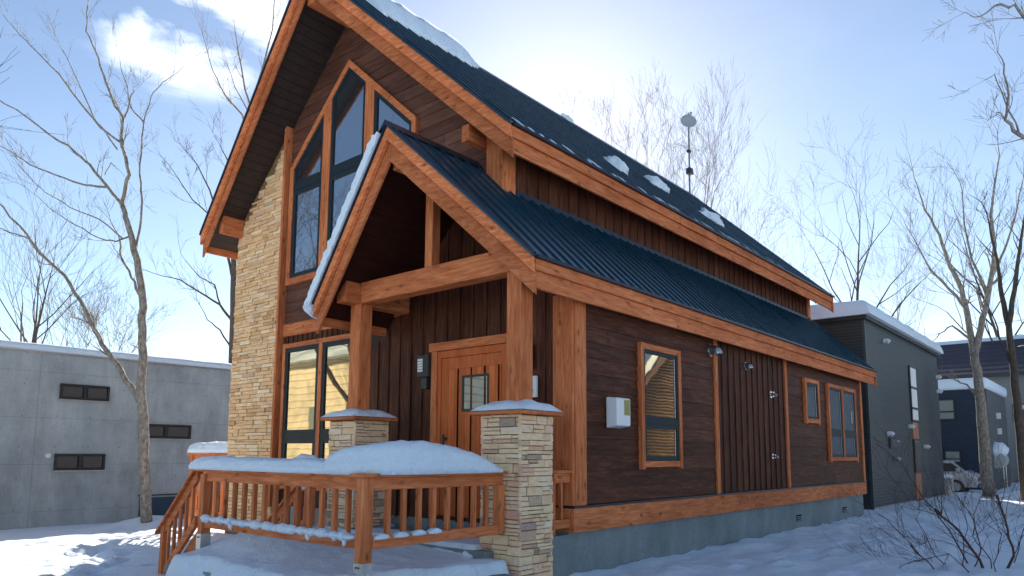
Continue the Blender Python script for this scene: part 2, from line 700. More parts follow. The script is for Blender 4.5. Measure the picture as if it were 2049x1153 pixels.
def pbox(mb, T, u0, u1, v0, v1, w0, w1, tint=.5):
    mb.hexa([T(u0, v0, w0), T(u1, v0, w0), T(u1, v0, w1), T(u0, v0, w1),
             T(u0, v1, w0), T(u1, v1, w0), T(u1, v1, w1), T(u0, v1, w1)], tint)


def part(name, mat, fn, parent=house, **k):
    mb = MB()
    fn(mb)
    return mb.build(name, mat, parent, **k)


# main roof planes
PM = .94
RX, RZ = -4.98, 10.165
EX, EZ = -.80, RZ - PM * 4.18
LX, LZ = -9.16, EZ
def zmain(x): return RZ - PM * abs(x - RX)
# lower roof (porch + side)
PX, PZ = -1.74, 5.96
QX, QZ = .25, 3.985
QL, QLZ = -3.80, PZ - .99 * 2.06
PP = (PZ - QZ) / (QX - PX)
def zlow(x): return PZ - PP * abs(x - PX)
YB = 13.85
YBM = 13.95


# ---- walls (solid cores)
def core(mb):
    th = .36
    poly = [(-8.66, 0, .642), (-1.25, 0, .642), (-1.25, 0, zmain(-1.25) - th), (RX, 0, RZ - th), (-8.66, 0, zmain(-8.66) - th)]
    mb.prism([(x, .03, z) for x, y, z in poly], (0, 13.2, 0))
    poly = [(-1.25, 0, .642), (-.02, 0, .642), (-.02, 0, zlow(0) - .33), (-1.25, 0, zlow(-1.25) - .33)]
    mb.prism([(x, .03, z) for x, y, z in poly], (0, 13.2, 0))


part('wall', simple('wall_core', (.035, .014, .010), .8), core)


def lap_rows(mb, T, v0, v1, pitch, rng_u, holes=(), w=.018):
    v = v0
    while v < v1 - .01:
        vt = min(v + pitch, v1)
        a0, a1 = rng_u(v)
        b0, b1 = rng_u(vt)
        if a1 - a0 > .02:
            cuts = [a0]
            x = a0 + rng.uniform(.8, 3.2)
            while x < a1 - .5:
                cuts.append(x)
                x += rng.uniform(1.8, 3.6)
            cuts.append(a1)
            for c0, c1 in zip(cuts[:-1], cuts[1:]):
                s = .0015
                d0 = b0 if c0 == a0 else c0
                d1 = b1 if c1 == a1 else c1
                if d1 <= d0:
                    d0 = d1 = (d0 + d1) / 2
                t_ = rng.random()
                jj = rng.uniform(-.002, .002)
                mb.add([T(c0 + s, v, 0), T(c1 - s, v, 0), T(c1 - s, v, w + jj), T(c0 + s, v, w + jj),
                        T(d0 + s, vt, 0), T(d1 - s, vt, 0), T(d1 - s, vt, .004), T(d0 + s, vt, .004)],
                       [(0, 3, 2, 1), (4, 5, 6, 7), (0, 1, 5, 4), (1, 2, 6, 5), (2, 3, 7, 6), (3, 0, 4, 7)], t_)
        v = vt


def battens(mb, T, u0, u1, vb, vtop, pitch=.27, bw=.032):
    u = u0
    while u < u1 - .01:
        ue = min(u + pitch, u1)
        t_ = rng.random()
        mb.hexa([T(u, vb, 0), T(ue, vb, 0), T(ue, vb, .012), T(u, vb, .012),
                 T(u, vtop(u), 0), T(ue, vtop(ue), 0), T(ue, vtop(ue), .012), T(u, vtop(u), .012)], t_)
        if ue < u1 - .05:
            a, b = ue - bw / 2, ue + bw / 2
            mb.hexa([T(a, vb, .012), T(b, vb, .012), T(b, vb, .032), T(a, vb, .032),
                     T(a, vtop(a), .012), T(b, vtop(b), .012), T(b, vtop(b), .032), T(a, vtop(a), .032)], rng.random())
        u = ue


ZS = .965
LP = .2155
part('side_siding', siding_m['Y'], lambda mb: lap_rows(mb, sr, ZS, 3.8, LP, lambda v: (.0, 4.2)))
part('side_siding', siding_m['Y'], lambda mb: lap_rows(mb, sr, ZS, 3.8, LP, lambda v: (7.6, 13.23)))
part('board_and_batten', siding_m['Z'], lambda mb: battens(mb, sr, 4.24, 7.58, ZS, lambda u: 3.8))
part('upper_side_boards', siding_m['Z'], lambda mb: battens(mb, up_, 0.02, 13.22, 5.3, lambda u: 6.45))
th = .34
gl_ = lambda v: max(-6.9, -8.62, RX - (RZ - th - v) / PM)
gr_ = lambda v: min(-1.25, RX + (RZ - th - v) / PM)
VS = 4.08 + LP * 9
part('gable_siding', gable_m, lambda mb: lap_rows(mb, fr, 4.08, VS, LP, lambda v: (gl_(v), min(gr_(v), PX - (PZ - v) / PP + .05))))
part('gable_siding', gable_m, lambda mb: lap_rows(mb, fr, VS, 9.9, LP, lambda v: (gl_(v), gr_(v))))
part('gable_siding', gable_m, lambda mb: lap_rows(mb, fr, VS - LP * 3, VS, LP, lambda v: (min(-1.26, PX + (PZ - v) / PP - .05), -1.25)))
part('porch_wall_boards', siding_m['Z'], lambda mb: (
    battens(mb, fr, -4.5, -.29, .62, lambda u: min(5.4, zlow(u) - .3, 4.0 if u < -3.75 else 9)),))
part('frieze_boards', siding_m['Z'], lambda mb: battens(mb, fr, -6.84, -4.5, 3.60, lambda u: 3.84, .155, .02))


# ---- foundation
def found(mb):
    mb.box(-8.72, -.06, -.02, 13.26, -.6, .64)


fd = part('foundation', conc, found)
for yv in (2.6, 5.5, 8.33, 11.58):
    if yv > 8:
        part('foundation_vent', dark_void, lambda mb: mb.box(-.062, -.05, yv - .15, yv + .15, .23, .36), fd)
        part('vent_grille', galv, lambda mb: [mb.box(-.05, -.042, yv - .14, yv + .14, .245 + k * .035, .255 + k * .035) for k in range(3)], fd)
for args in ((-.018, .045, -.045, 13.25, .625, .925),):
    part('base_board', cedar['Y'], lambda mb: mb.box(*args), bevel=.006)
part('base_board', cedar['X'], lambda mb: mb.box(-1.2, -.02, -.047, -.006, .628, .925), bevel=.006)
part('base_flashing', flash, lambda mb: (mb.box(-.018, .052, -.05, 13.25, .927, .955), mb.box(-.5, -.02, -.054, -.006, .93, .955)))


# ---- roofs
def slab(mb, p_e0, p_r0, p_r1, p_e1, th_):
    t_ = [Vector(p) for p in (p_e0, p_r0, p_r1, p_e1)]
    d = Vector((0, 0, -th_))
    mb.hexa([p + d for p in t_] + t_)


def seams(mb, ex, ez, rx, rz, yf_e, yf_r, yb_e, yb_r, pitch=.25, y0=None, stop=None):
    """ribs running down a roof slope"""
    y = y0 if y0 is not None else min(yf_e, yf_r) + pitch * .6
    n_ = Vector((-(rz - ez), 0, (rx - ex))).normalized()
    if n_.z < 0:
        n_ = -n_
    while y < max(yb_e, yb_r):
        def tl(ye, yr, back):
            # fraction range (0 eave .. 1 ridge) where the slope exists at this y
            if not back:
                if y >= max(ye, yr):
                    return (0, 1)
                if y <= min(ye, yr):
                    return None
                t = (y - ye) / (yr - ye)
                return (t, 1) if yr < ye else (0, t)
            if y <= min(ye, yr):
                return (0, 1)
            if y >= max(ye, yr):
                return None
            t = (y - ye) / (yr - ye)
            return (0, t) if yr < ye else (t, 1)
        a, b = tl(yf_e, yf_r, False), tl(yb_e, yb_r, True)
        if a and b:
            t0, t1 = max(a[0], b[0]), min(a[1], b[1])
            if stop and y > stop[0]:
                t1 = min(t1, stop[1])
            if t1 - t0 > .02:
                A = Vector((ex + (rx - ex) * t0, y, ez + (rz - ez) * t0))
                B = Vector((ex + (rx - ex) * t1, y, ez + (rz - ez) * t1))
                h, w = n_ * .024, Vector((0, .010, 0))
                mb.hexa([A - w, A + w, B + w, B - w, A - w + h, A + w + h, B + w + h, B - w + h], rng.random())
        y += pitch


YE_R, YE_L, YR = -.385, -.66, -1.08
SK = .05   # steel skin sits on a deck of this much less
skin = .03


def main_panel(mb, ex, yfe, ybe):
    sx = 1 if ex > RX else -1
    slab(mb, (ex + sx * .03, yfe - .03, zmain(ex + sx * .03)), (RX, YR - .03, RZ), (RX, YBM, RZ), (ex + sx * .03, YBM, zmain(ex + sx * .03)), skin)
    seams(mb, ex + sx * .03, zmain(ex + sx * .03), RX, RZ, yfe - .01, YR - .01, YBM, YBM)


roofR = part('roof', steel, lambda mb: main_panel(mb, EX, YE_R, YBM), label='right slope of the tall main roof')
roofL = part('roof', steel, lambda mb: main_panel(mb, LX, YE_L, YBM), label='left slope of the tall main roof')
part('ridge_cap', flash, lambda mb: mb.prism([(RX - .16, YR - .04, RZ - .12), (RX, YR - .04, RZ + .05), (RX + .16, YR - .04, RZ - .12), (RX, YR - .04, RZ - .03)], (0, YBM - YR + .05, 0)), roofR)


def main_deck(mb, ex, yfe):
    e = .05
    slab(mb, (ex, yfe + .115, zmain(ex) - skin - .004), (RX, YR + .115, RZ - skin - .004), (RX, YBM - .05, RZ - skin - .004), (ex, YBM - .05, zmain(ex) - skin - .004), .30)


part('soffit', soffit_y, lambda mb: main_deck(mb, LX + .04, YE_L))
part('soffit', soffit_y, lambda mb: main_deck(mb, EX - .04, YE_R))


def rake(name, pe, pr, a, b, t, inset, mat, drop=0.0, bev=.006, tint=.5):
    """board hanging below a gable edge from eave point pe to ridge point pr; a, b = depth of its top and bottom"""
    pe, pr = Vector(pe), Vector(pr)
    d = pr - pe
    hn = Vector((d.y, -d.x, 0)).normalized()
    if hn.y > 0:
        hn = -hn
    o = -hn * inset
    A, B = pe + o, pr + o
    mb = MB()
    zz = Vector((0, 0, 1))
    mb.prism([A - zz * a, B - zz * a, B - zz * b, A - zz * b], -hn * t, tint)
    return mb.build(name, mat, house, bevel=bev)


def rake_set(pe, pr, mat, b1=.235, b2=.50, ext=.0):
    rake('rake_flashing', pe, pr, -.036, .035, .05, -.022, flash, bev=0)
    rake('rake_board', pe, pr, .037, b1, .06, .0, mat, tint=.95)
    d = (Vector(pe) - Vector(pr))
    rake('rake_board', Vector(pe), pr, b1 - .035, b2, .04, .064, mat, tint=.12)  # darker tint paints in the shade below the lighter upper board


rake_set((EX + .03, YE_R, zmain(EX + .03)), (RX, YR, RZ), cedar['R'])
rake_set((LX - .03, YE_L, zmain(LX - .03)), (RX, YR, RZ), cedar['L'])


def rake_back(pe, pr, mat):
    mb = MB()
    zz = Vector((0, 0, 1))
    A, B = Vector(pe), Vector(pr)
    mb.prism([A - zz * .03, B - zz * .03, B - zz * .5, A - zz * .5], (0, -.045, 0))
    mb.build('rake_board', mat, house)


rake_back((EX + .03, YBM, zmain(EX + .03)), (RX, YBM, RZ), cedar['R'])
rake_back((LX - .03, YBM, zmain(LX - .03)), (RX, YBM, RZ), cedar['L'])


def fascia(x, z, y0, y1, sx, h1=.20, h2=.40, z0=.045):
    mb = MB()
    mb.box(x, x - sx * .045, y0, y1, z - h1, z - z0)
    mb.build('fascia_board', cedar['Y'], house, bevel=.006)
    mb = MB()
    mb.box(x - sx * .046, x - sx * .09, y0 + .02, y1 - .02, z - h2, z - h1 + .02)
    mb.build('fascia_board', cedar['Y'], house, bevel=.006)
    mb = MB()
    mb.box(x + sx * .055, x - sx * .03, y0 - .02, y1 + .02, z - z0 + .002, z - .008)
    mb.build('eave_flashing', flash, house)


fascia(EX + .03, zmain(EX + .03), YE_R + .052, YBM - .052, 1)
fascia(LX - .03, zmain(LX - .03), YE_L + .052, YBM - .052, -1)
part('purlin_end', cedar['Y'], lambda mb: mb.box(-8.66, -8.50, -.52, -.06, 6.14, 6.50), bevel=.008)
part('purlin_end', cedar['Y'], lambda mb: mb.box(-1.69, -1.545, -.42, .02, 6.15, 6.40), bevel=.008)
part('ridge_beam', cedar['Y'], lambda mb: mb.box(RX - .12, RX + .12, YR + .16, .02, RZ - .66, RZ - .33), bevel=.008)
# ---- lower roof
YQ_E, YQ_R = -1.165, -1.77
YQ_L = -1.40


def low_panel(mb):
    # over the porch: up to the ridge; beside the tall wall: up to x = -1.25
    slab(mb, (QX + .03, YQ_E - .03, zlow(QX + .03)), (PX, YQ_R - .03, PZ), (PX, 0, PZ), (QX + .03, 0, zlow(QX + .03)), skin)
    slab(mb, (QX + .03, 0, zlow(QX + .03)), (-1.235, 0, zlow(-1.235)), (-1.235, YB, zlow(-1.235)), (QX + .03, YB, zlow(QX + .03)), skin)
    seams(mb, QX + .03, zlow(QX + .03), PX, PZ, YQ_E - .01, YQ_R - .01, YB, YB, .25, None, (0, (QX + .03 + 1.24) / (QX + .03 - PX)))


part('lower_roof', steel, low_panel, label='long lower roof slope over the porch and side wing')


def low_left(mb):
    slab(mb, (QL - .03, YQ_L - .03, zlow(QL - .03)), (PX, YQ_R - .03, PZ), (PX, 0, PZ), (QL - .03, 0, zlow(QL - .03)), skin)
    seams(mb, QL - .03, zlow(QL - .03), PX, PZ, YQ_L - .01, YQ_R - .01, -.02, -.02)


part('porch_roof', steel, low_left, label='left slope of the porch roof with snow on it')
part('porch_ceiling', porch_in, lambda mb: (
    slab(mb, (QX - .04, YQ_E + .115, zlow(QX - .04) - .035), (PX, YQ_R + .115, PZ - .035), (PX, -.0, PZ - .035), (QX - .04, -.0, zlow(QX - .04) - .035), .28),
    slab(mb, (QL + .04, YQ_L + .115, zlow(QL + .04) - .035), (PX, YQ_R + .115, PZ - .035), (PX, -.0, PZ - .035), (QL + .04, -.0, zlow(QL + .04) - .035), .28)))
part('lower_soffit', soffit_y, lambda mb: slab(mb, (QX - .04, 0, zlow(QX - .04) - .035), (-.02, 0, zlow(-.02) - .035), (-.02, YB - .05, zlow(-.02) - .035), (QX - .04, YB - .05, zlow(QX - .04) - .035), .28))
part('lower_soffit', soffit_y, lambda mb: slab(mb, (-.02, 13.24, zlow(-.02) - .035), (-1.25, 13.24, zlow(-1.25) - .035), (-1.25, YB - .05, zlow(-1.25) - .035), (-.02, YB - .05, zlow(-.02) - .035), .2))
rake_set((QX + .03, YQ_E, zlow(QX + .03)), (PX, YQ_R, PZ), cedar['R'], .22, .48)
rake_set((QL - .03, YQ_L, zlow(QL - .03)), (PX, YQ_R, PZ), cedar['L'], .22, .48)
fascia(QX + .03, zlow(QX + .03), YQ_E + .052, YB - .052, 1, .185, .39)
fascia(QL - .03, zlow(QL - .03), YQ_L + .052, -.02, -1, .185, .36)
mb = MB()
zz = Vector((0, 0, 1))
A, B = Vector((QX + .03, YB, zlow(QX + .03))), Vector((-1.25, YB, zlow(-1.25)))
mb.prism([A - zz * .03, B - zz * .03, B - zz * .48, A - zz * .48], (0, -.045, 0))
mb.build('rake_board', cedar['R'], house)
part('ridge_cap', flash, lambda mb: mb.prism([(PX - .13, YQ_R - .04, PZ - .10), (PX, YQ_R - .04, PZ + .045), (PX + .13, YQ_R - .04, PZ - .10), (PX, YQ_R - .04, PZ - .03)], (0, -YQ_R + .02, 0)))
part('step_flashing', flash, lambda mb: mb.box(-1.245, -1.20, .27, 13.2, zlow(-1.22) - .02, zlow(-1.22) + .06))

# ---- corner boards, strips, trims
part('corner_board', cedar['Z'], lambda mb: mb.box(-.29, .03, -.05, -.004, .958, 3.72), bevel=.006)
part('corner_board', cedar['Z'], lambda mb: mb.box(-.005, .046, -.0035, .245, .958, 3.72), bevel=.006)
part('corner_board', cedar['Z'], lambda mb: mb.box(-1.53, -1.21, -.05, -.004, 5.0, 6.35), bevel=.006)
part('corner_board', cedar['Z'], lambda mb: mb.box(-1.245, -1.205, -.0035, .25, 5.4, 6.4), bevel=.006)
for y0, y1 in ((4.17, 4.30), (7.54, 7.68), (13.1, 13.24)):
    part('trim_strip', cedar['Z'], lambda mb: mb.box(.0, .042, y0, y1, .958, 3.70), bevel=.005)
part('corner_board', cedar['Z'], lambda mb: mb.box(-1.245, -1.20, 13.05, 13.24, 5.4, 6.35))
part('trim_strip', cedar['Z'], lambda mb: mb.box(-6.92, -6.85, -.16, -.0, .6, 8.12), bevel=.005)
part('belt_board', cedar['X'], lambda mb: mb.box(-6.845, -3.42, -.05, -.004, 3.83, 4.07), bevel=.006)


# ---- stone work
def stones(mb, T, u0, u1, v0, v1_fn, rows=(.06, .11), wid=(.12, .40), depth=(.025, .06), ends=0.0, split=.35):
    v = v0
    vmax = max(v1_fn(u0), v1_fn(u1))
    while v < vmax - .02:
        h = rng.uniform(*rows)
        u = u0 - ends * rng.uniform(0, 1)
        while u < u1 - .01:
            w = rng.uniform(*wid)
            if u + w > u1 - .08:
                w = u1 - u + ends * rng.uniform(0, 1)
            subs = [(v, v + h)]
            if h > .085 and rng.random() < split:
                k = rng.uniform(.4, .6)
                subs = [(v, v + h * k), (v + h * k, v + h)]
            for (a, b) in subs:
                top = min(v1_fn(u), v1_fn(u + w))
                bb = min(b, top)
                if bb - a < .015:
                    continue
                d = rng.uniform(*depth)
                gpp = .005
                j = lambda: rng.uniform(-.004, .004)
                mb.hexa([T(u + gpp, a + gpp + j(), 0), T(u + w - gpp, a + gpp + j(), 0), T(u + w - gpp + j(), a + gpp + j(), d + j()), T(u + gpp + j(), a + gpp + j(), d + j()),
                         T(u + gpp, bb - gpp + j(), 0), T(u + w - gpp, bb - gpp + j(), 0), T(u + w - gpp + j(), bb - gpp + j(), d + j()), T(u + gpp + j(), bb - gpp + j(), d + j())], rng.random())
            u += w
        v += h


def col_face(mb):
    top = lambda u: min(zmain(u), zmain(u + .0)) - .34
    stones(mb, lambda u, v, w: (u, -.05 - w, v), -8.66, -6.93, .1, top, (.055, .09), (.16, .46), (.015, .045), ends=.02)
    stones(mb, lambda u, v, w: (-8.66 - w, u, v), -.07, 1.2, .1, lambda u: 5.98, (.055, .09), (.16, .46), (.015, .045), ends=.02)


sc = part('stone_column', stone_col, col_face)
part('mortar', mortar_m, lambda mb: mb.prism([(-8.652, -.056, .0), (-6.93, -.056, .0), (-6.93, -.056, zmain(-6.93) - .34), (-8.652, -.056, zmain(-8.652) - .34)], (0, .08, 0)), sc)


# ---- windows
def window(T, u0, u1, v0, v1, trans=None, mull=None, trim=.09, mats=(cedar, 'Y'), gl=None, gl2=None, fw=.055, parent=house, sash=None, wd=.075, horn=0.03):
    cz, ca = mats[0]['Z'], mats[0][mats[1]]
    gl = gl or glass
    w = MB()
    pbox(w, T, u0 + trim * .5, u1 - trim * .5, v0 + trim * .5, v1 - trim * .5, .019, .024)
    root = w.build('window', dark_void, parent)
    for q in [(u0, u0 + trim, v0 - horn, v1, wd), (u1 - trim, u1, v0 - horn, v1, wd)] + [(mu - .055, mu + .055, v0 + trim, v1 - trim, wd - .004) for mu in (mull or ())]:
        part('casing', cz, lambda mb: pbox(mb, T, q[0], q[1], q[2], q[3], .0, q[4]), root, bevel=.004)
    for q in ((v1 - trim, v1 - .003), (v0, v0 + trim)):
        part('casing', ca, lambda mb: pbox(mb, T, u0 + trim, u1 - trim, q[0], q[1], .0, wd - .003), root, bevel=.004)
    cols = [u0 + trim] + (list(mull) if mull else []) + [u1 - trim]
    for i in range(len(cols) - 1):
        c0 = cols[i] + (.055 if i > 0 else 0)
        c1 = cols[i + 1] - (.055 if i < len(cols) - 2 else 0)
        cells = [(v0 + trim, v1 - trim)]
        if trans:
            cells = [(v0 + trim, trans - .03), (trans + .03, v1 - trim)]
            t_ = MB(); pbox(t_, T, c0, c1, trans - .03, trans + .03, .02, .066)
            t_.build('transom', frame_m, root)
        for k, (a0, a1) in enumerate(cells):
            f_ = MB()
            q = fw * (1.25 if (trans and k == 0) else 1)
            pbox(f_, T, c0, c0 + q, a0, a1, .02, .058); pbox(f_, T, c1 - q, c1, a0, a1, .02, .058)
            pbox(f_, T, c0 + q, c1 - q, a0, a0 + q, .02, .056); pbox(f_, T, c0 + q, c1 - q, a1 - q, a1, .02, .056)
            f_.build('frame', frame_m, root)
            p_ = MB(); pbox(p_, T, c0 + q - .005, c1 - q + .005, a0 + q - .005, a1 - q + .005, .024, .034)
            p_.build('pane', gl2 if (gl2 and k == 0) else gl, root)
            sp = MB()
            pbox(sp, T, c1 - q - .022, c1 - q - .006, a0 + q, a1 - q, .035, .037)
            sp.build('spacer', white_plastic, root)
    return root


window(sr, 1.615, 2.865, 1.43, 3.27, trans=2.10, gl=glass_warm)
window(sr, 8.70, 9.64, 2.35, 3.345, gl=glass)
window(sr, 10.29, 12.56, 1.50, 3.35, trans=2.18, mull=(11.42,), gl=glass)


# gable window: trim follows the pitch
def gable_window():
    zi = lambda x: 8.68 - .905 * abs(x - RX)          # inner edge of the sloped casing
    zo = lambda x: 8.83 - .905 * abs(x - RX)
    root_mb = MB()
    x0, x1 = -6.66, -3.20
    root_mb.prism([fr(x0, 4.95, .020), fr(x1, 4.95, .020), fr(x1, zi(x1), .020), fr(RX, zi(RX), .020), fr(x0, zi(x0), .020)], (0, -.004, 0))
    root = root_mb.build('window', dark_void, house)
    part('casing', cedar['Z'], lambda a: a.prism([fr(x0 - .13, 4.83), fr(x0, 4.83), fr(x0, zi(x0)), fr(x0 - .13, zo(x0 - .13))], (0, -.08, 0)), root, bevel=.004)
    part('casing', cedar['Z'], lambda a: a.prism([fr(x1, 4.83), fr(x1 + .10, 4.83), fr(x1 + .10, zo(x1 + .10)), fr(x1, zi(x1))], (0, -.08, 0)), root, bevel=.004)
    for a0, a1 in [(-5.715, -5.475), (-4.465, -4.215)]:
        part('casing', cedar['Z'], lambda a: a.prism([fr(a0, 4.955), fr(a1, 4.955), fr(a1, zi(a1)), fr(a0, zi(a0))], (0, -.076, 0)), root, bevel=.004)
    a = MB()
    a.prism([fr(x0 - .13, zo(x0 - .13)), fr(x0, zi(x0)), fr(RX, zi(RX)), fr(RX, zo(RX))], (0, -.083, 0))
    a.build('casing', cedar['L'], root, bevel=.004)
    a = MB()
    a.prism([fr(RX, zi(RX)), fr(x1, zi(x1)), fr(x1 + .10, zo(x1 + .10)), fr(RX, zo(RX))], (0, -.083, 0))
    a.build('casing', cedar['R'], root, bevel=.004)
    part('casing', cedar['X'], lambda mb: pbox(mb, fr, x0, x1, 4.83, 4.953, 0, .083), root, bevel=.004)
    cells = [(x0, -5.715), (-5.475, -4.465), (-4.215, x1)]
    for a0, a1 in cells:
        cb = 6.76
        for lo in (True, False):
            q = .085 if lo else .075
            if lo:
                poly = [(a0, 4.955), (a1, 4.955), (a1, cb - .055), (a0, cb - .055)]
            else:
                pts = [(a0, cb + .055), (a1, cb + .055), (a1, zi(a1))]
                if a0 < RX < a1:
                    pts.append((RX, zi(RX)))
                pts.append((a0, zi(a0)))
                poly = pts
            # inset polygon
            n = len(poly)
            ins = []
            for i in range(n):
                p0, p1, p2 = Vector(poly[i - 1]), Vector(poly[i]), Vector(poly[(i + 1) % n])
                e1, e2 = (p1 - p0).normalized(), (p2 - p1).normalized()
                n1, n2 = Vector((-e1.y, e1.x)), Vector((-e2.y, e2.x))
                bis = (n1 + n2).normalized()
                ins.append(p1 + bis * (q / max(.25, bis.dot(n1))))
            f_ = MB()
            for i in range(n):
                k = (i + 1) % n
                f_.prism([fr(*poly[i], .022), fr(*poly[k], .022), fr(*ins[k], .022), fr(*ins[i], .022)], (0, -.038, 0))
            f_.build('frame', frame_m, root)
            p_ = MB()
            cen = sum(ins, Vector((0, 0))) / n
            p_.prism([fr(p.x, p.y, .026) for p in ins], (0, -.01, 0))
            p_.build('pane', glass, root)
        part('transom', frame_m, lambda mb: pbox(mb, fr, a0, a1, cb - .055, cb + .055, .02, .068), root)


gable_window()
window(fr, -6.78, -4.45, .95, 3.68, trans=1.92, mull=(-5.545,), mats=(cedar, 'X'), gl=glass_warm, fw=.085)


# ---- door
def door():
    root = part('door', door_m, lambda mb: pbox(mb, fr, -2.52, -1.18, .70, 3.06, .012, .02))
    part('casing', cedar['Z'], lambda mb: pbox(mb, fr, -2.62, -2.50, .66, 3.16, .0, .07), root, bevel=.004)
    part('casing', cedar['Z'], lambda mb: pbox(mb, fr, -1.10, -.98, .66, 3.16, .0, .07), root, bevel=.004)
    part('casing', cedar['X'], lambda mb: pbox(mb, fr, -2.66, -.94, 3.162, 3.29, .0, .085), root, bevel=.004)
    part('frame', door_m, lambda mb: (pbox(mb, fr, -2.49, -1.11, 3.05, 3.155, .02, .05), pbox(mb, fr, -2.49, -2.42, .7, 3.05, .02, .048), pbox(mb, fr, -1.18, -1.11, .7, 3.05, .02, .048)), root)

    def leaf(mb):
        x0, x1, zb, zt = -2.41, -1.19, .72, 3.04
        wx0, wx1, wz0, wz1 = -1.97, -1.46, 2.24, 2.74
        pbox(mb, fr, x0, x1, zt - .17, zt, .022, .036, .5)
        pbox(mb, fr, x0, x0 + .14, zb, zt - .172, .022, .036, .4)
        xs_ = [x0 + .142 + k * .1165 for k in range(10)]
        for k in range(9):
            a, b = xs_[k] + .0015, min(xs_[k + 1] - .0015, x1)
            t_ = rng.random()
            if b > wx0 and a < wx1:
                pbox(mb, fr, a, b, zb, wz0 - .02, .022, .032, t_)
                pbox(mb, fr, a, b, wz1 + .02, zt - .173, .022, .032, t_)
                if a < wx0:
                    pbox(mb, fr, a, wx0, wz0 - .02, wz1 + .02, .022, .032, t_)
                if b > wx1:
                    pbox(mb, fr, wx1, b, wz0 - .02, wz1 + .02, .022, .032, t_)
            else:
                pbox(mb, fr, a, b, zb, zt - .173, .022, .032, t_)
    lf = part('leaf', door_m, leaf, root)
    part('pane', glass, lambda mb: pbox(mb, fr, -1.955, -1.475, 2.255, 2.725, .022, .028), root)
    part('pane_frame', black_m, lambda mb: (pbox(mb, fr, -1.985, -1.952, 2.225, 2.755, .024, .04), pbox(mb, fr, -1.478, -1.445, 2.225, 2.755, .024, .04),
                                            pbox(mb, fr, -1.952, -1.478, 2.225, 2.257, .024, .039), pbox(mb, fr, -1.952, -1.478, 2.723, 2.755, .024, .039)), root)

    def hd(mb):
        pbox(mb, fr, -2.375, -2.335, 1.50, 1.90, .036, .046)
        mb.tube([fr(-2.355, 1.62, .04), fr(-2.355, 1.62, .10), fr(-2.24, 1.62, .105)], .013, 8)
        mb.tube([fr(-2.31, 1.83, .03), fr(-2.31, 1.83, .06)], .03, 12)
    part('handle', black_m, hd, root)


door()


# wall lamp beside the door
def lamp():
    root = part('wall_lamp', simple('lamp_case', (.03, .033, .035), .4), lambda mb: (
        mb.box(-2.865, -2.625, -.14, -.02, 2.78, 3.12), mb.box(-2.80, -2.68, -.11, -.02, 2.60, 2.775)), bevel=.008)
    part('lens', white_plastic, lambda mb: [mb.box(-2.84, -2.73, -.152, -.141, 2.86 + k * .042, 2.892 + k * .042) for k in range(5)], root)


lamp()
ic = part('door_phone', white_plastic, lambda mb: pbox(mb, fr, -.74, -.55, 2.37, 2.66, .033, .07), bevel=.006)
part('speaker_grille', black_m, lambda mb: [pbox(mb, fr, -.70, -.60, 2.43 + .02 * k, 2.438 + .02 * k, .07, .074) for k in range(3)], ic)
part('lamp_bracket', black_m, lambda mb: pbox(mb, fr, -.78, -.62, 2.75, 3.1, .033, .09))

# ---- meter box and hoods on the side wall
mt = part('meter_box', white_plastic, lambda mb: mb.prism([(.02, .74, 1.97), (.20, .76, 2.00), (.20, .76, 2.385), (.02, .74, 2.40)], (0, .34, 0)), bevel=.02)
part('meter_window', simple('meter_glass', (.30, .27, .06), .15), lambda mb: mb.box(.2015, .208, .93, 1.06, 2.15, 2.36), mt)


def hood(y, z, r=.10):
    mb = MB()
    mb.tube([(.01, y, z), (.045, y, z)], r * 1.15, 16)
    ps = []
    # quarter-turn cowl opening downwards
    for k in range(7):
        a = math.pi / 2 * k / 6
        ps.append((.045 + r * 1.2 * math.sin(a), y, z - r * .9 * (1 - math.cos(a))))
    mb.tube(ps, r, 16)
    mb.build('vent_hood', chrome, house, smooth=False)


hood(4.03, 3.42, .095)
hood(5.52, 3.29, .065)


def tap(y, z, r):
    mb = MB()
    mb.tube([(.03, y, z), (.05, y, z)], r, 14)
    mb.tube([(.05, y, z), (.13, y, z), (.16, y, z - .03)], r * .45, 10)
    mb.tube([(.10, y + .0, z - r * .7), (.10, y, z + r * .7)], r * .22, 8)
    mb.build('spout', chrome, house)


tap(6.72, 2.83, .075)
tap(6.70, 1.60, .05)

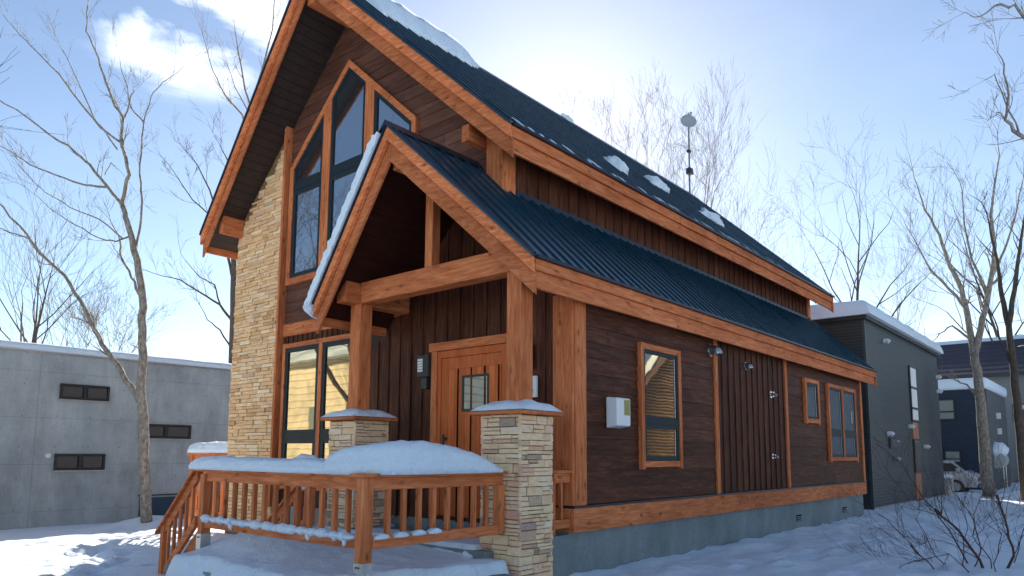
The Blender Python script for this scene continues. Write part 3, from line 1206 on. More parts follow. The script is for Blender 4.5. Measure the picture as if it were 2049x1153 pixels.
# ---- porch: pillars, posts, beams
for nm, x0, x1 in (('R', -.553, .087), ('L', -3.66, -3.02)):
    y0, y1 = -1.165, -.525
    top = 2.075 if nm == 'R' else 2.09
    mb = MB()
    zb = -.2 if nm == 'R' else .55
    flat = lambda u: top
    rows = (.085, .125) if nm == 'R' else (.08, .12)
    kw = dict(rows=rows, wid=(.10, .32), depth=(.018, .04), ends=.0, split=.55)
    stones(mb, lambda u, v, w: (u, y0 + .04 - w, v), x0 + .005, x1 - .005, zb, flat, **kw)
    stones(mb, lambda u, v, w: (x1 - .04 + w, u, v), y0 + .005, y1 - .005, zb, flat, **kw)
    stones(mb, lambda u, v, w: (u, y1 - .04 + w, v), x0 + .005, x1 - .005, zb, flat, **kw)
    stones(mb, lambda u, v, w: (x0 + .04 - w, u, v), y0 + .005, y1 - .005, zb, flat, **kw)
    pil = mb.build('porch_pillar', stone_pil, house, bevel=.003)
    part('mortar', mortar_m, lambda mb: mb.box(x0 + .033, x1 - .033, y0 + .033, y1 - .033, zb, top - .004), pil)
    part('cap_board', cedar['X'], lambda mb: mb.box(x0 - .09, x1 + .09, y0 - .09, y1 + .09, top, top + .045), pil, bevel=.006)
    xc = (x0 + x1) / 2
    px0 = -.295 if nm == 'R' else -3.455
    part('porch_post', cedar['Z'], lambda mb: mb.box(px0, px0 + .235, -.985, -.75, top + .046, 3.86), bevel=.012)
    part('side_beam', cedar['Y'], lambda mb: mb.box(px0, px0 + .235, -.735 if nm == 'R' else -1.25, .0, 3.845, 4.16), bevel=.01)
part('tie_beam', cedar['X'], lambda mb: mb.box(-3.218, -.062, -.99, -.755, 3.862, 4.172), bevel=.01)
part('king_post', cedar['Z'], lambda mb: mb.box(-1.85, -1.70, -.95, -.80, 4.174, 5.6), bevel=.008)
part('ridge_beam', cedar['Y'], lambda mb: mb.box(PX - .10, PX + .10, YQ_R + .20, .0, PZ - .56, PZ - .30), bevel=.008)
part('porch_slab', conc, lambda mb: mb.box(-4.15, -.32, -1.30, -.021, -.3, .48), bevel=.01)
part('porch_slab', conc, lambda mb: mb.box(-3.55, .12, -3.52, -1.303, -.3, .27), bevel=.01)
part('porch_slab', conc, lambda mb: mb.box(-.30, -.03, -.52, -.05, -.3, .60))


# ================================================================== RAILING
rail = thing('porch_railing', 'cedar railing with square balusters and stair rail in front of the porch', 'railing', (-3.35, -3.2, .4))
YF = -3.218      # front face of the post


def rpart(name, mat, fn, **k):
    return part(name, mat, fn, rail, **k)


def bracket(x0, x1, y0, y1, z0, z1):
    b = rpart('post_bracket', galv, lambda mb: (mb.box(x0 - .004, x1 + .004, y0 - .004, y1 + .004, z0, z1), mb.tube([((x0 + x1) / 2, (y0 + y1) / 2, z0), ((x0 + x1) / 2, (y0 + y1) / 2, z0 - .3)], .028, 10)))
    for k in (.35, .65):
        part('bolt', black_m, lambda mb: mb.tube([(x0 + (x1 - x0) * k, y0 - .004, z1 - .04), (x0 + (x1 - x0) * k, y0 - .014, z1 - .04)], .008, 6), b)


rpart('post', cedar['Z'], lambda mb: mb.box(-.26, -.14, YF, YF + .12, .56, 1.37), bevel=.006)
bracket(-.26, -.14, YF, YF + .12, .475, .565)
rpart('post', cedar['Z'], lambda mb: mb.box(-3.405, -3.30, YF, YF + .12, .60, 1.34), bevel=.006)
bracket(-3.405, -3.30, YF, YF + .12, .42, .61)
# level rails: front run then the run back to the pillar
rpart('cap_rail', cedar['X'], lambda mb: mb.prism([(-3.58, YF - .03, 1.372), (-.10, YF - .03, 1.372), (-.10 - .17, YF + .15, 1.372), (-3.58, YF + .15, 1.372)], (0, 0, .04)), bevel=.004)
rpart('cap_rail', cedar['Y'], lambda mb: mb.prism([(-.10, YF - .03, 1.372), (-.10, -1.17, 1.372), (-.27, -1.17, 1.372), (-.272, YF + .15, 1.372)], (0, 0, .0395)), bevel=.004)
rpart('top_rail', cedar['X'], lambda mb: mb.box(-3.298, -.262, YF + .035, YF + .08, 1.25, 1.37), bevel=.004)
rpart('bottom_rail', cedar['X'], lambda mb: mb.box(-3.298, -.262, YF + .02, YF + .09, .69, .80), bevel=.004)
rpart('top_rail', cedar['Y'], lambda mb: mb.box(-.20, -.155, YF + .125, -1.19, 1.25, 1.37), bevel=.004)
rpart('bottom_rail', cedar['Y'], lambda mb: mb.box(-.21, -.14, YF + .125, -1.19, .69, .80), bevel=.004)
nb = 13
for k in range(nb):
    x = -3.06 + k * (2.62 / (nb - 1))
    t_ = rng.random()
    rpart('baluster', cedar['Z'], lambda mb: mb.box(x - .025, x + .025, YF + .027, YF + .073, .80, 1.26, t_), bevel=.003)
for k in range(9):
    y = YF + .33 + k * .205
    t_ = rng.random()
    rpart('baluster', cedar['Z'], lambda mb: mb.box(-.203, -.157, y - .026, y + .026, .80, 1.26, t_), bevel=.003)
rpart('post', cedar['Z'], lambda mb: mb.box(-.23, -.13, -1.275, -1.18, .69, 1.25), bevel=.004)


def stair_rail(y0, x_top, x_bot, z_top, z_bot, nbal, ext=.16, zb_end=-.15):
    sl_ = (z_bot - z_top) / (x_bot - x_top)
    def Z(x): return z_top + (x - x_top) * sl_
    xe = x_bot - ext
    q = lambda x, a, y: (x, y, Z(x) + a)
    rpart('cap_rail', cedar['L'], lambda mb: mb.prism([q(x_top, -.005, y0 - .03), q(xe, -.005, y0 - .03), q(xe, .035, y0 - .03), q(x_top, .035, y0 - .03)], (0, .15, 0)), bevel=.004)
    rpart('top_rail', cedar['L'], lambda mb: mb.prism([q(x_top + .02, -.14, y0 + .02), q(x_bot - .03, -.14, y0 + .02), q(x_bot - .03, -.006, y0 + .02), q(x_top + .02, -.006, y0 + .02)], (0, .045, 0)), bevel=.004)
    rpart('bottom_rail', cedar['L'], lambda mb: mb.prism([q(x_top + .02, -.71, y0 + .02), q(x_bot, -.71, y0 + .02), q(x_bot, -.58, y0 + .02), q(x_top + .02, -.58, y0 + .02)], (0, .05, 0)), bevel=.004)
    rpart('stringer', cedar['L'], lambda mb: mb.prism([q(x_top + .0, -.97, y0 + .10), q(x_bot + .02, -.97, y0 + .10), q(x_bot + .02, -.70, y0 + .10), q(x_top, -.70, y0 + .10)], (0, .04, 0)), bevel=.004)
    rpart('newel_post', cedar['Z'], lambda mb: mb.box(x_bot - .06, x_bot + .03, y0, y0 + .10, gh(x_bot, y0) - .15, Z(x_bot) - .01), bevel=.005)
    for k in range(nbal):
        x = x_top + (x_bot - x_top) * (k + .6) / (nbal + .3)
        t_ = rng.random()
        rpart('baluster', cedar['Z'], lambda mb: mb.box(x - .02, x + .02, y0 + .022, y0 + .06, Z(x) - .59, Z(x) - .10, t_), bevel=.003)


stair_rail(YF + .005, -3.56, -4.37, 1.37, .66, 5)
stair_rail(-1.42, -3.86, -4.75, 1.24, .58, 5)
rpart('post', cedar['Z'], lambda mb: mb.box(-3.84, -3.72, -1.42, -1.30, .56, 1.26), bevel=.005)
rpart('post', cedar['Z'], lambda mb: mb.box(-.06, .02, -.50, -.40, .62, 1.33), bevel=.004)
rpart('cap_rail', cedar['Y'], lambda mb: mb.box(-.13, .035, -.515, -.055, 1.372, 1.41), bevel=.004)
rpart('top_rail', cedar['Y'], lambda mb: mb.box(-.06, -.01, -.395, -.055, 1.25, 1.37), bevel=.004)
rpart('bottom_rail', cedar['Y'], lambda mb: mb.box(-.07, .0, -.395, -.055, .69, .80), bevel=.004)
rpart('baluster', cedar['Z'], lambda mb: mb.box(-.055, -.015, -.24, -.20, .80, 1.25), bevel=.003)
for k in range(4):   # steps
    rpart('step', conc, lambda mb: mb.box(-3.32 - .27 * k, -3.32 - .27 * (k + 1), YF + .16, -1.42, -.4, .30 - .13 * k))

# far side railing beyond the stone column
r2 = thing('side_railing', 'snow topped brown railing beyond the stone column, beside concrete wall', 'railing', (-9.9, .3, 0))
part('cap_rail', cedar['X'], lambda mb: mb.box(-11.05, -8.75, .2, .42, 1.55, 1.62), r2)
part('top_rail', cedar['X'], lambda mb: mb.box(-10.9, -8.75, .27, .33, 1.38, 1.548), r2)
part('bottom_rail', cedar['X'], lambda mb: mb.box(-10.9, -8.75, .27, .33, .20, .32), r2)
for x in (-10.9, -8.85):
    part('post', cedar['Z'], lambda mb: mb.box(x - .06, x + .06, .24, .36, -.4, 1.545), r2)
for k in range(11):
    x = -10.68 + k * .165
    part('baluster', cedar['Z'], lambda mb: mb.box(x - .025, x + .025, .28, .32, .32, 1.38, rng.random()), r2)

# ================================================================== SNOW ON THINGS
def sn(o, label, cat='snow', group=None):
    return tag(o, label, cat, group)


ps = [(-3.66, YF + .06, 1.412, .10, .07), (-3.5, YF + .06, 1.412, .15, .13), (-3.0, YF + .06, 1.412, .14, .145), (-2.2, YF + .06, 1.412, .15, .135), (-1.6, YF + .06, 1.412, .15, .13), (-1.0, YF + .07, 1.412, .15, .14), (-.6, YF + .08, 1.412, .12, .08)]
sn(mound(ps, 1).build('railing_snow', snow, smooth=True), 'long low ridge of snow on the left half of the porch handrail')
ps = [(-.86, YF + .10, 1.412, .10, .10), (-.72, YF + .11, 1.412, .19, .22), (-.5, YF + .13, 1.412, .22, .27), (-.28, YF + .22, 1.412, .22, .30), (-.20, YF + .45, 1.412, .21, .325), (-.185, YF + .85, 1.412, .20, .32), (-.185, YF + 1.25, 1.412, .18, .27),
      (-.185, YF + 1.6, 1.412, .15, .18), (-.185, YF + 1.88, 1.412, .12, .07), (-.185, YF + 2.02, 1.412, .07, .015)]
sn(mound(ps, 3, rough=.06).build('railing_snow', snow, smooth=True), 'tall rounded dome of snow over the corner of the porch railing')
# ragged strip of clods on the left bottom rail
mb = MB()
rq = random.Random(17)
x = -3.27
while x < -.40:
    w = rq.uniform(.05, .20) * (1 if x < -.8 else .7)
    if not (-2.62 < x < -2.56 or -1.42 < x < -1.36):
        h = rq.uniform(.025, .055)
        yy = YF + .035 - rq.uniform(0, .03)
        mb.ellipsoid((x + w * .5, yy, .802), (w * .75, rq.uniform(.05, .075), h), 14, 9, fn=lambda p: 1 + .28 * mnoise.noise(p * 2.2 + Vector((x * 9, 0, 0))))
        if rq.random() < .35:      # part that slumps over the front of the rail
            d = rq.uniform(.03, .09)
            mb.ellipsoid((x + w * rq.uniform(.2, .8), YF + .012, .80 - d * .45), (w * rq.uniform(.3, .55), .030, d * .75), 12, 9, fn=lambda p: 1 + .25 * mnoise.noise(p * 2 + Vector((x * 5, 3, 0))))
    x += w * rq.uniform(.75, 1.1)
sn(mb.build('railing_snow', snow, smooth=True), 'ragged strip of snow along the bottom rail left of corner post')
mb = MB()
mb.ellipsoid((-3.95, -1.34, 1.33), (.42, .17, .26), 20, 12, fn=lambda p: 1 + .2 * mnoise.noise(p * 1.6))
sn(mb.build('railing_snow', snow, smooth=True), 'small hump of snow on the rear stair rail in front of the window')
for k, y in enumerate((-2.99, -2.74, -2.50, -2.28)):
    lb = ['first small snow clump from the corner post on right bottom rail', 'second small snow clump from the corner post on right bottom rail',
          'third small snow clump from the corner post on right bottom rail', 'fourth small snow clump from the corner post on right bottom rail'][k]
    mbx = mound([(-.15, y - .09, .795, .03, .01), (-.15, y - .05, .795, .065, .05), (-.15, y + .04, .795, .06, .05), (-.15, y + .09, .795, .03, .015)], k * 3, rough=.2)
    sn(mbx.build('snow_clump', snow, smooth=True), lb, 'snow', 'snow clumps on the right bottom rail')
# caps of the pillars
for (x0, x1, zt, hh, lb) in ((-.643, .177, 2.12, .13, 'rounded snow cap on the near right stone pillar'), (-3.75, -2.93, 2.135, .12, 'rounded snow cap on the left stone pillar')):
    y0, y1 = -1.255, -.435
    n = 26
    mb = MB()
    vs_ = []
    for j in range(n + 1):
        for i in range(n + 1):
            u, v = i / n * 2 - 1, j / n * 2 - 1
            e = (1 - abs(u) ** 3.2) * (1 - abs(v) ** 3.2)
            x = (x0 + x1) / 2 + u * (x1 - x0) / 2 * 1.0
            y = (y0 + y1) / 2 + v * (y1 - y0) / 2 * 1.0
            z = zt + hh * max(0, e) ** .55 * (1 + .25 * mnoise.noise(Vector((x * 5, y * 5, 0)))) + .006
            x += .02 * mnoise.noise(Vector((x * 9, y * 9, 4)))
            # keep clear of the post
            vs_.append((x, y, z))
    fs_ = [(j * (n + 1) + i, j * (n + 1) + i + 1, (j + 1) * (n + 1) + i + 1, (j + 1) * (n + 1) + i) for j in range(n) for i in range(n)]
    mb.add(vs_, fs_)
    b0 = len(mb.v)
    mb.add([(x0, y0, zt + .003), (x1, y0, zt + .003), (x1, y1, zt + .003), (x0, y1, zt + .003)], [(3, 2, 1, 0)])
    sn(mb.build('pillar_snow', snow, smooth=True, recalc=False), lb)


# snow on the slab and steps: height field over the porch front
def pile():
    mb = MB()
    nx_, ny_ = 190, 150
    X0, X1, Y0_, Y1_ = -4.7, .20, -3.95, -.10
    vs_ = []
    for j in range(ny_ + 1):
        for i in range(nx_ + 1):
            x = X0 + (X1 - X0) * i / nx_
            y = Y0_ + (Y1_ - Y0_) * j / ny_
            w1 = .08 * mnoise.noise(Vector((x * 2.2, y * 2.2, 5))) + .035 * mnoise.noise(Vector((x * 7, y * 7, 8)))
            base = gh_fine(x, y) - .06
            # upper level on the slab
            xr = -.42 + w1 * 1.5
            up = (.545 + .1 * w1) * sstep(xr + .02, xr - .08, x) * sstep(-1.34 + w1 * .6, -1.26 + w1 * .6, y) * sstep(-4.6, -4.0, x) * sstep(-.5 + w1, -.8 + w1, y)
            # lower level heap
            xr2 = .04 + w1 * 1.2 + .41 * (y + 1.75) if y < -1.75 else .06 + w1
            yf = -3.58 + w1 * 1.3
            lo = (0 if y > -1.22 else 1) * (.40 + .06 * sstep(-3.1, -2.0, y) * sstep(-.5, -1.5, x) + w1 * .45) * sstep(xr2 + .03, xr2 - .16, x) * sstep(yf - .10, yf + .10, y) * sstep(-3.75 + w1, -3.25 + w1, x)
            # snow over the steps
            st = (.12 + .40 * sstep(-4.4, -3.3, x) + w1 * .3) * sstep(-4.6, -4.3, x) * sstep(YF + .0, YF + .3, y) * sstep(-3.1, -3.4, x)
            heap = .24 * math.exp(-((x + 2.75) / .75) ** 2 - ((y + 2.75) / .42) ** 2)
            z = max(base, up, lo + heap * (1 if lo > .2 else 0), st)
            vs_.append((x, y, z))
    k = nx_ + 1
    fs_ = [(j * k + i, j * k + i + 1, (j + 1) * k + i + 1, (j + 1) * k + i) for j in range(ny_) for i in range(nx_)]
    mb.add(vs_, fs_)
    return mb.build('snow_drift', snow, smooth=True, recalc=False)


sn(pile(), 'thick drift of snow covering the porch slab and steps under the railing')

# snow strip on the left slope of the porch roof
mb = MB()
n = 60
rows_ = []
for i in range(n + 1):
    t = i / n
    jag = .02 * mnoise.noise(Vector((t * 30, 1, 0)))
    x = PX - .12 + (QL - .14 - PX + .12) * t
    yf = YQ_R + (YQ_L - YQ_R) * ((x - PX) / (QL - PX)) - .045 - .02 - jag
    z = zlow(x) if x > QL - .03 else zlow(QL - .03) - (QL - .03 - x) * 1.2
    h = .13 + jag * 1.5 if t > .03 else .05
    nrm = Vector((-.70, 0, .71))
    a = Vector((x, yf, z + .006)) + Vector((0, 0, .0))
    b = a + nrm * h
    rows_.append((a, b, b + Vector((0, -yf - .03, 0)), a + Vector((0, -yf - .03, 0))))
for i in range(n):
    p, q = rows_[i], rows_[i + 1]
    mb.add(list(p) + list(q), [(0, 1, 5, 4), (1, 2, 6, 5), (2, 3, 7, 6), (3, 0, 4, 7)])
mb.add(list(rows_[0]), [(0, 1, 2, 3)])
mb.add(list(rows_[-1]), [(0, 1, 2, 3)])
# lump curling over the eave
mb.ellipsoid((QL - .13, YQ_L + .35, zlow(QL) - .10), (.10, .45, .17), 14, 10, fn=lambda p: 1 + .18 * mnoise.noise(p * 3))
sn(mb.build('roof_snow', snow, smooth=False), 'thin sheet of snow on the left slope of the porch roof')


# cornice along the main ridge
def cornice():
    mb = MB()
    n = 110
    rows = []
    y0, y1 = .10, 3.15
    for i in range(n + 1):
        t = i / n
        y = y0 + (y1 - y0) * t
        e = sstep(0, .04, t) * (1 - sstep(.80, 1, t) * .85)
        k = mnoise.noise(Vector((y * 3.1, 0, 0)))
        k2 = mnoise.noise(Vector((y * 9, 3, 0)))
        low = .62 + .16 * k + .05 * k2
        h = (.30 + .05 * k) * e + .04
        zr = lambda x: zmain(x) + .012
        x1 = RX + low * (1.0 if t < .8 else max(.25, 1 - (t - .8) * 3))
        pts = [(x1, y, zr(x1)), (x1 - .03 + .03 * k2, y, zr(x1) + .10 * e + .03), (RX + .32, y, zr(RX + .32) + h * .80), (RX + .05, y, RZ + h * .92), (RX - .25, y, zr(RX - .25) + h * .7), (RX - .55, y, zr(RX - .55) + h * .35), (RX - .62, y, zr(RX - .62))]
        rows.append(pts)
    m_ = len(rows[0])
    vs_ = [p for r_ in rows for p in r_]
    fs_ = [(i * m_ + j, i * m_ + j + 1, (i + 1) * m_ + j + 1, (i + 1) * m_ + j) for i in range(n) for j in range(m_ - 1)]
    fs_ += [(i * m_ + m_ - 1, i * m_, (i + 1) * m_, (i + 1) * m_ + m_ - 1) for i in range(n)]
    fs_ += [tuple(range(m_)), tuple(n * m_ + j for j in range(m_ - 1, -1, -1))]
    mb.add(vs_, fs_)
    return mb.build('ridge_snow', snow, smooth=True)


sn(cornice(), 'thick slab of snow along the front of the main ridge')


def onpl(px, py, nrm, d):
    v = R.T @ np.array([(px - CX) / F, (py - CY) / F, 1.0])
    nn = np.array(nrm, float)
    return CAM + v * ((d - nn @ CAM) / (nn @ v))


for (px, py, a, b, lb, sd_) in ((1232, 335, .20, .13, 'smallest snow patch on the main roof, nearest the front', 1), (1315, 373, .42, .22, 'largest snow patch on the main roof, middle of three', 2),
                                (1418, 437, .42, .24, 'snow patch on the main roof farthest to the back', 3), (1172, 258, .25, .25, 'small snow lump sitting on the main ridge', 4)):
    c = Vector(onpl(px, py, (PM, 0, 1), RZ + PM * RX)) if sd_ != 4 else Vector((RX - .05, 6.75, RZ + .02))
    mb = MB()
    mb.ellipsoid((0, 0, 0), (.30 if sd_ != 4 else .15, a, .15 if sd_ != 4 else .12), 22, 10, fn=lambda p: 1 + .55 * mnoise.noise(p * 1.9 + Vector((sd_ * 5, 0, 0))) + .15 * mnoise.noise(p * 6))
    ang = math.atan(PM) if sd_ != 4 else 0
    ca, sa = math.cos(ang), math.sin(ang)
    mb.v = [(c.x + x * ca + z * sa, c.y + y, c.z - x * sa + z * ca + .02) for x, y, z in mb.v]
    sn(mb.build('roof_snow', snow, smooth=True), lb, 'snow', 'snow patches left on the main roof')

# thin white slivers lying between the seams above the eave
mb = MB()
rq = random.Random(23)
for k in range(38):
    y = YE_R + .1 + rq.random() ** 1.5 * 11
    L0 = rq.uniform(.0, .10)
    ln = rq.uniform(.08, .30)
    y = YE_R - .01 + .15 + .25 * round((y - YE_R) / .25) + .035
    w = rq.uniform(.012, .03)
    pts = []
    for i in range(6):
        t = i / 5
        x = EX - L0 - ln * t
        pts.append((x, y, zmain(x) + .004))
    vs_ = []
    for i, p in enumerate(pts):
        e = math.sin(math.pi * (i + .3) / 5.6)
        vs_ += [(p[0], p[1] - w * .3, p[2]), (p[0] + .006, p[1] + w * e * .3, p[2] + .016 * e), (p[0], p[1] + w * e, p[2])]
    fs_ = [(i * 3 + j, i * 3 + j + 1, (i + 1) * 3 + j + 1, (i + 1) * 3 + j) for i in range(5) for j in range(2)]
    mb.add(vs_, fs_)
tag(mb.build('white_slivers', snow, smooth=True), 'thin white slivers between the seams above the main eave', 'snow', None, 'stuff')
sn(mound([(-11.1, .31, 1.62, .05, .06), (-10.95, .31, 1.62, .17, .2), (-10, .31, 1.62, .17, .22), (-8.78, .31, 1.62, .17, .21)], 5).build('railing_snow', snow, smooth=True), 'pillow of snow on the railing beyond the stone column')
ps = [(-3.78, -1.3, 1.27, .08, .03), (-3.78, -1.26, 1.27, .14, .15), (-3.72, -1.18, 1.27, .14, .15)]

# ================================================================== CONCRETE HOUSE (left)
ch = thing('concrete_house', 'flat roofed bare concrete house behind the tree on the left', 'house', (-22.5, 3, -.5))
XW = -18.637
chp = lambda name, mat, fn, parent=ch, **k: part(name, mat, fn, parent, **k)
chp('wall', conc_house, lambda mb: mb.box(XW, -27, -3.2, 15.5, -1.2, 4.48))
chp('parapet_flashing', galv, lambda mb: mb.box(XW + .03, -27.03, -3.23, 15.53, 4.482, 4.53))


def cwin(y0, y1, z0, z1, panes=2):
    w = chp('window', dark_void, lambda mb: mb.box(XW - .02, XW + .01, y0, y1, z0, z1))
    part('frame', black_m, lambda mb: (mb.box(XW, XW + .06, y0, y1, z0, z0 + .055), mb.box(XW, XW + .06, y0, y1, z1 - .055, z1),
                                       mb.box(XW, XW + .058, y0, y0 + .06, z0 + .05, z1 - .05), mb.box(XW, XW + .058, y1 - .06, y1, z0 + .05, z1 - .05)), w)
    st = (y1 - y0) / panes
    for k in range(panes):
        a, b = y0 + st * k + .075, y0 + st * (k + 1) - .075
        part('pane', glass_far, lambda mb: mb.box(XW + .01, XW + .025, a, b, z0 + .07, z1 - .07), w)
        if k:
            part('mullion', black_m, lambda mb: mb.box(XW, XW + .057, y0 + st * k - .05, y0 + st * k + .05, z0 + .05, z1 - .05), w)
    part('sill', galv, lambda mb: mb.box(XW, XW + .09, y0 - .03, y1 + .03, z0 - .03, z0 - .002), w)


cwin(-.14, 1.23, 3.17, 3.63)
cwin(-.14, 1.24, 1.06, 1.55)
cwin(2.2, 3.87, 2.06, 2.52, 2)
chp('exhaust_cap', white_plastic, lambda mb: mb.tube([(XW, -.32, 1.49), (XW + .09, -.32, 1.49)], .07, 12))
chp('garage_door', simple('navy_panel', (.02, .05, .085), .5), lambda mb: mb.box(XW - .05, XW + .012, 2.35, 5.2, -.42, .17))
chp('garage_lintel', black_m, lambda mb: mb.box(XW, XW + .05, 2.3, 5.2, .22, .26))
n = 90
mb = MB()
vs_ = []
prof = [(0, .0), (-.03, .0), (.06, .09), (.02, .19), (-.15, .235), (-.6, .25), (-4, .26), (-8.3, .2), (-8.3, 0)]
for i in range(n + 1):
    y = -3.25 + 18.8 * i / n
    for (dx, dz) in prof[1:]:
        k = 1 + .18 * mnoise.noise(Vector((y * .9, dz * 9, dx)))
        vs_.append((XW + dx, y, 4.53 + dz * k))
mm = len(prof) - 1
mb.add(vs_, [(i * mm + j, i * mm + j + 1, (i + 1) * mm + j + 1, (i + 1) * mm + j) for i in range(n) for j in range(mm - 1)] + [tuple(range(mm)), tuple(n * mm + j for j in range(mm))])
sn(mb.build('roof_snow', snow, smooth=True), 'even layer of snow along the concrete house roof')


# ================================================================== DARK RIBBED HOUSE (right)
def ribbed(name, c, pitch, rough=.45):
    M = Mat(name)
    s = M.n('ShaderNodeSeparateXYZ')
    M.l(M.coord(), s.inputs[0])
    f_ = M.math('FRACT', M.math('DIVIDE', s.outputs[2], pitch))
    h_ = M.math('ABSOLUTE', M.math('SUBTRACT', f_, .5))
    n_ = M.noise(M.coord(), 2, 5, .6)
    base = M.ramp(n_, [(.3, tuple(x * .85 for x in c)), (.7, tuple(x * 1.15 for x in c))])
    M.col(M.mix(M.math('MULTIPLY', M.math('GREATER_THAN', h_, .42), .6), base, tuple(x * .35 for x in c)))
    M.bump(h_, .8, .02)
    M.rough(rough)
    return M.m


rib = ribbed('ribbed_grey_cladding', (.026, .035, .040), .095)
dh = thing('ribbed_house', 'dark grey ribbed metal house with thick roof snow, right behind the timber house', 'house', (-5, 21, 0))
dp = lambda name, mat, fn, parent=dh, **k: part(name, mat, fn, parent, **k)
DX, DY0, DY1 = -.455, 15.82, 26.6
dp('wall', rib, lambda mb: mb.box(DX, -9, DY0, DY1, -.3, 5.78))
dp('corner_trim', simple('dark_trim', (.05, .06, .064), .4), lambda mb: mb.box(DX - .06, DX + .015, DY0 - .015, DY0 + .06, -.25, 5.78))
dp('roof_edge', black_m, lambda mb: mb.box(DX + .10, -9.1, DY0 - .12, DY1 + .1, 5.782, 5.90))
dp('base_flashing', galv, lambda mb: mb.box(DX - .01, DX + .03, DY0, DY1, -.05, .10))


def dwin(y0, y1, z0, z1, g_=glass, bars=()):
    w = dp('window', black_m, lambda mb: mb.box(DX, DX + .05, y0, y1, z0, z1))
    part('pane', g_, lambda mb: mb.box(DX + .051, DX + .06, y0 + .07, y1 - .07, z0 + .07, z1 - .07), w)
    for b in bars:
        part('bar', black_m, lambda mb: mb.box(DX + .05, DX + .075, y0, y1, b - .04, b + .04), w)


dwin(21.33, 22.30, 2.87, 4.90, simple('painted_sky_reflection', (.86, .87, .86), .5), (3.35, 4.1))  # upper pane: bright sky reflection put into its plain white colour
dwin(21.38, 22.35, 1.06, 2.24, glass_far)
for (z0, z1) in ((2.26, 2.85), (.02, 1.04)):
    dp('orange_panel', simple('orange_panel', (.40, .15, .07), .6, 0, .2), lambda mb: mb.box(DX, DX + .03, 21.42, 22.26, z0, z1))
dwin(18.0, 19.3, 1.87, 2.22, glass_far)
for (y, z) in ((18.05, 5.38), (20.9, 2.68), (23.2, 2.0), (17.9, 2.35), (18.6, 1.55), (26.3, 4.9), (26.3, 4.3)):
    dp('exhaust_cap', white_plastic if z > 1.9 else galv, lambda mb: (mb.tube([(DX, y, z), (DX + .12, y, z), (DX + .17, y, z - .05)], .075, 10)))
n = 60
mb = MB()
X0, X1, Y0, Y1 = -9.2, DX + .24, DY0 - .25, DY1 + .2
N = 44
vs_ = []
for j in range(N + 1):
    for i in range(N + 1):
        u, v = i / N * 2 - 1, j / N * 2 - 1
        # denser towards the edges
        u, v = math.sin(u * math.pi / 2), math.sin(v * math.pi / 2)
        x, y = (X0 + X1) / 2 + u * (X1 - X0) / 2, (Y0 + Y1) / 2 + v * (Y1 - Y0) / 2
        ex = min((1 - abs(u)) * (X1 - X0) / 2, (1 - abs(v)) * (Y1 - Y0) / 2)
        z = 5.90 + .50 * min(1, ex / .22) ** .45 * (1 + .12 * mnoise.noise(Vector((x * .8, y * .8, 0))))
        vs_.append((x, y, z))
k = N + 1
mb.add(vs_, [(j * k + i, j * k + i + 1, (j + 1) * k + i + 1, (j + 1) * k + i) for j in range(N) for i in range(N)])
mb.add([(X0, Y0, 5.9), (X1, Y0, 5.9), (X1, Y1, 5.9), (X0, Y1, 5.9)], [(0, 3, 2, 1)])
sn(mb.build('roof_snow', snow, smooth=True, recalc=False), 'thick rounded snow blanket on the dark ribbed house')

# ================================================================== BLUE HOUSE + GREY HOUSE
bh = thing('blue_house', 'small dark blue box house behind the parked car', 'house', (-4, 36, 0))
navy = ribbed('navy_cladding', (.010, .024, .050), .12, .7)
greyc = ribbed('grey_side_cladding', (.10, .105, .11), .12, .7)
bx1, by0 = .25, 34.0
part('wall', navy, lambda mb: mb.box(bx1, -10, by0, 41, -.3, 4.95), bh)
part('side_wall', greyc, lambda mb: mb.box(bx1 + .001, bx1 + .04, by0 + .05, 41, -.3, 4.94), bh)


def bwin(x0, x1, z0, z1):
    w = part('window', black_m, lambda mb: mb.box(x0, x1, by0 - .05, by0, z0, z1), bh)
    part('pane', simple('curtained_pane', (.22, .24, .22), .3), lambda mb: (mb.box(x0 + .07, x1 - .07, by0 - .06, by0 - .052, z0 + .07, z0 + (z1 - z0) * .36), mb.box(x0 + .07, x1 - .07, by0 - .06, by0 - .052, z0 + (z1 - z0) * .44, z1 - .07)), w)


bwin(-1.9, -1.06, 3.45, 4.5)
bwin(-1.65, -.93, 1.25, 1.95)
for q in ((35.2, 35.7, 1.3, 1.9), (37, 37.3, 2.8, 3.1), (37, 37.3, 3.6, 3.9)):
    part('meter_box', white_plastic, lambda mb: mb.box(bx1 + .04, bx1 + .2, *q), bh)
mb = MB()
mb.box(-10.1, bx1 + .15, by0 - .15, 41.1, 4.952, 5.5)
o = mb.build('roof_snow', snow, smooth=True, bevel=.15)
sn(o, 'smooth white snow slab on the flat roof of the blue house')

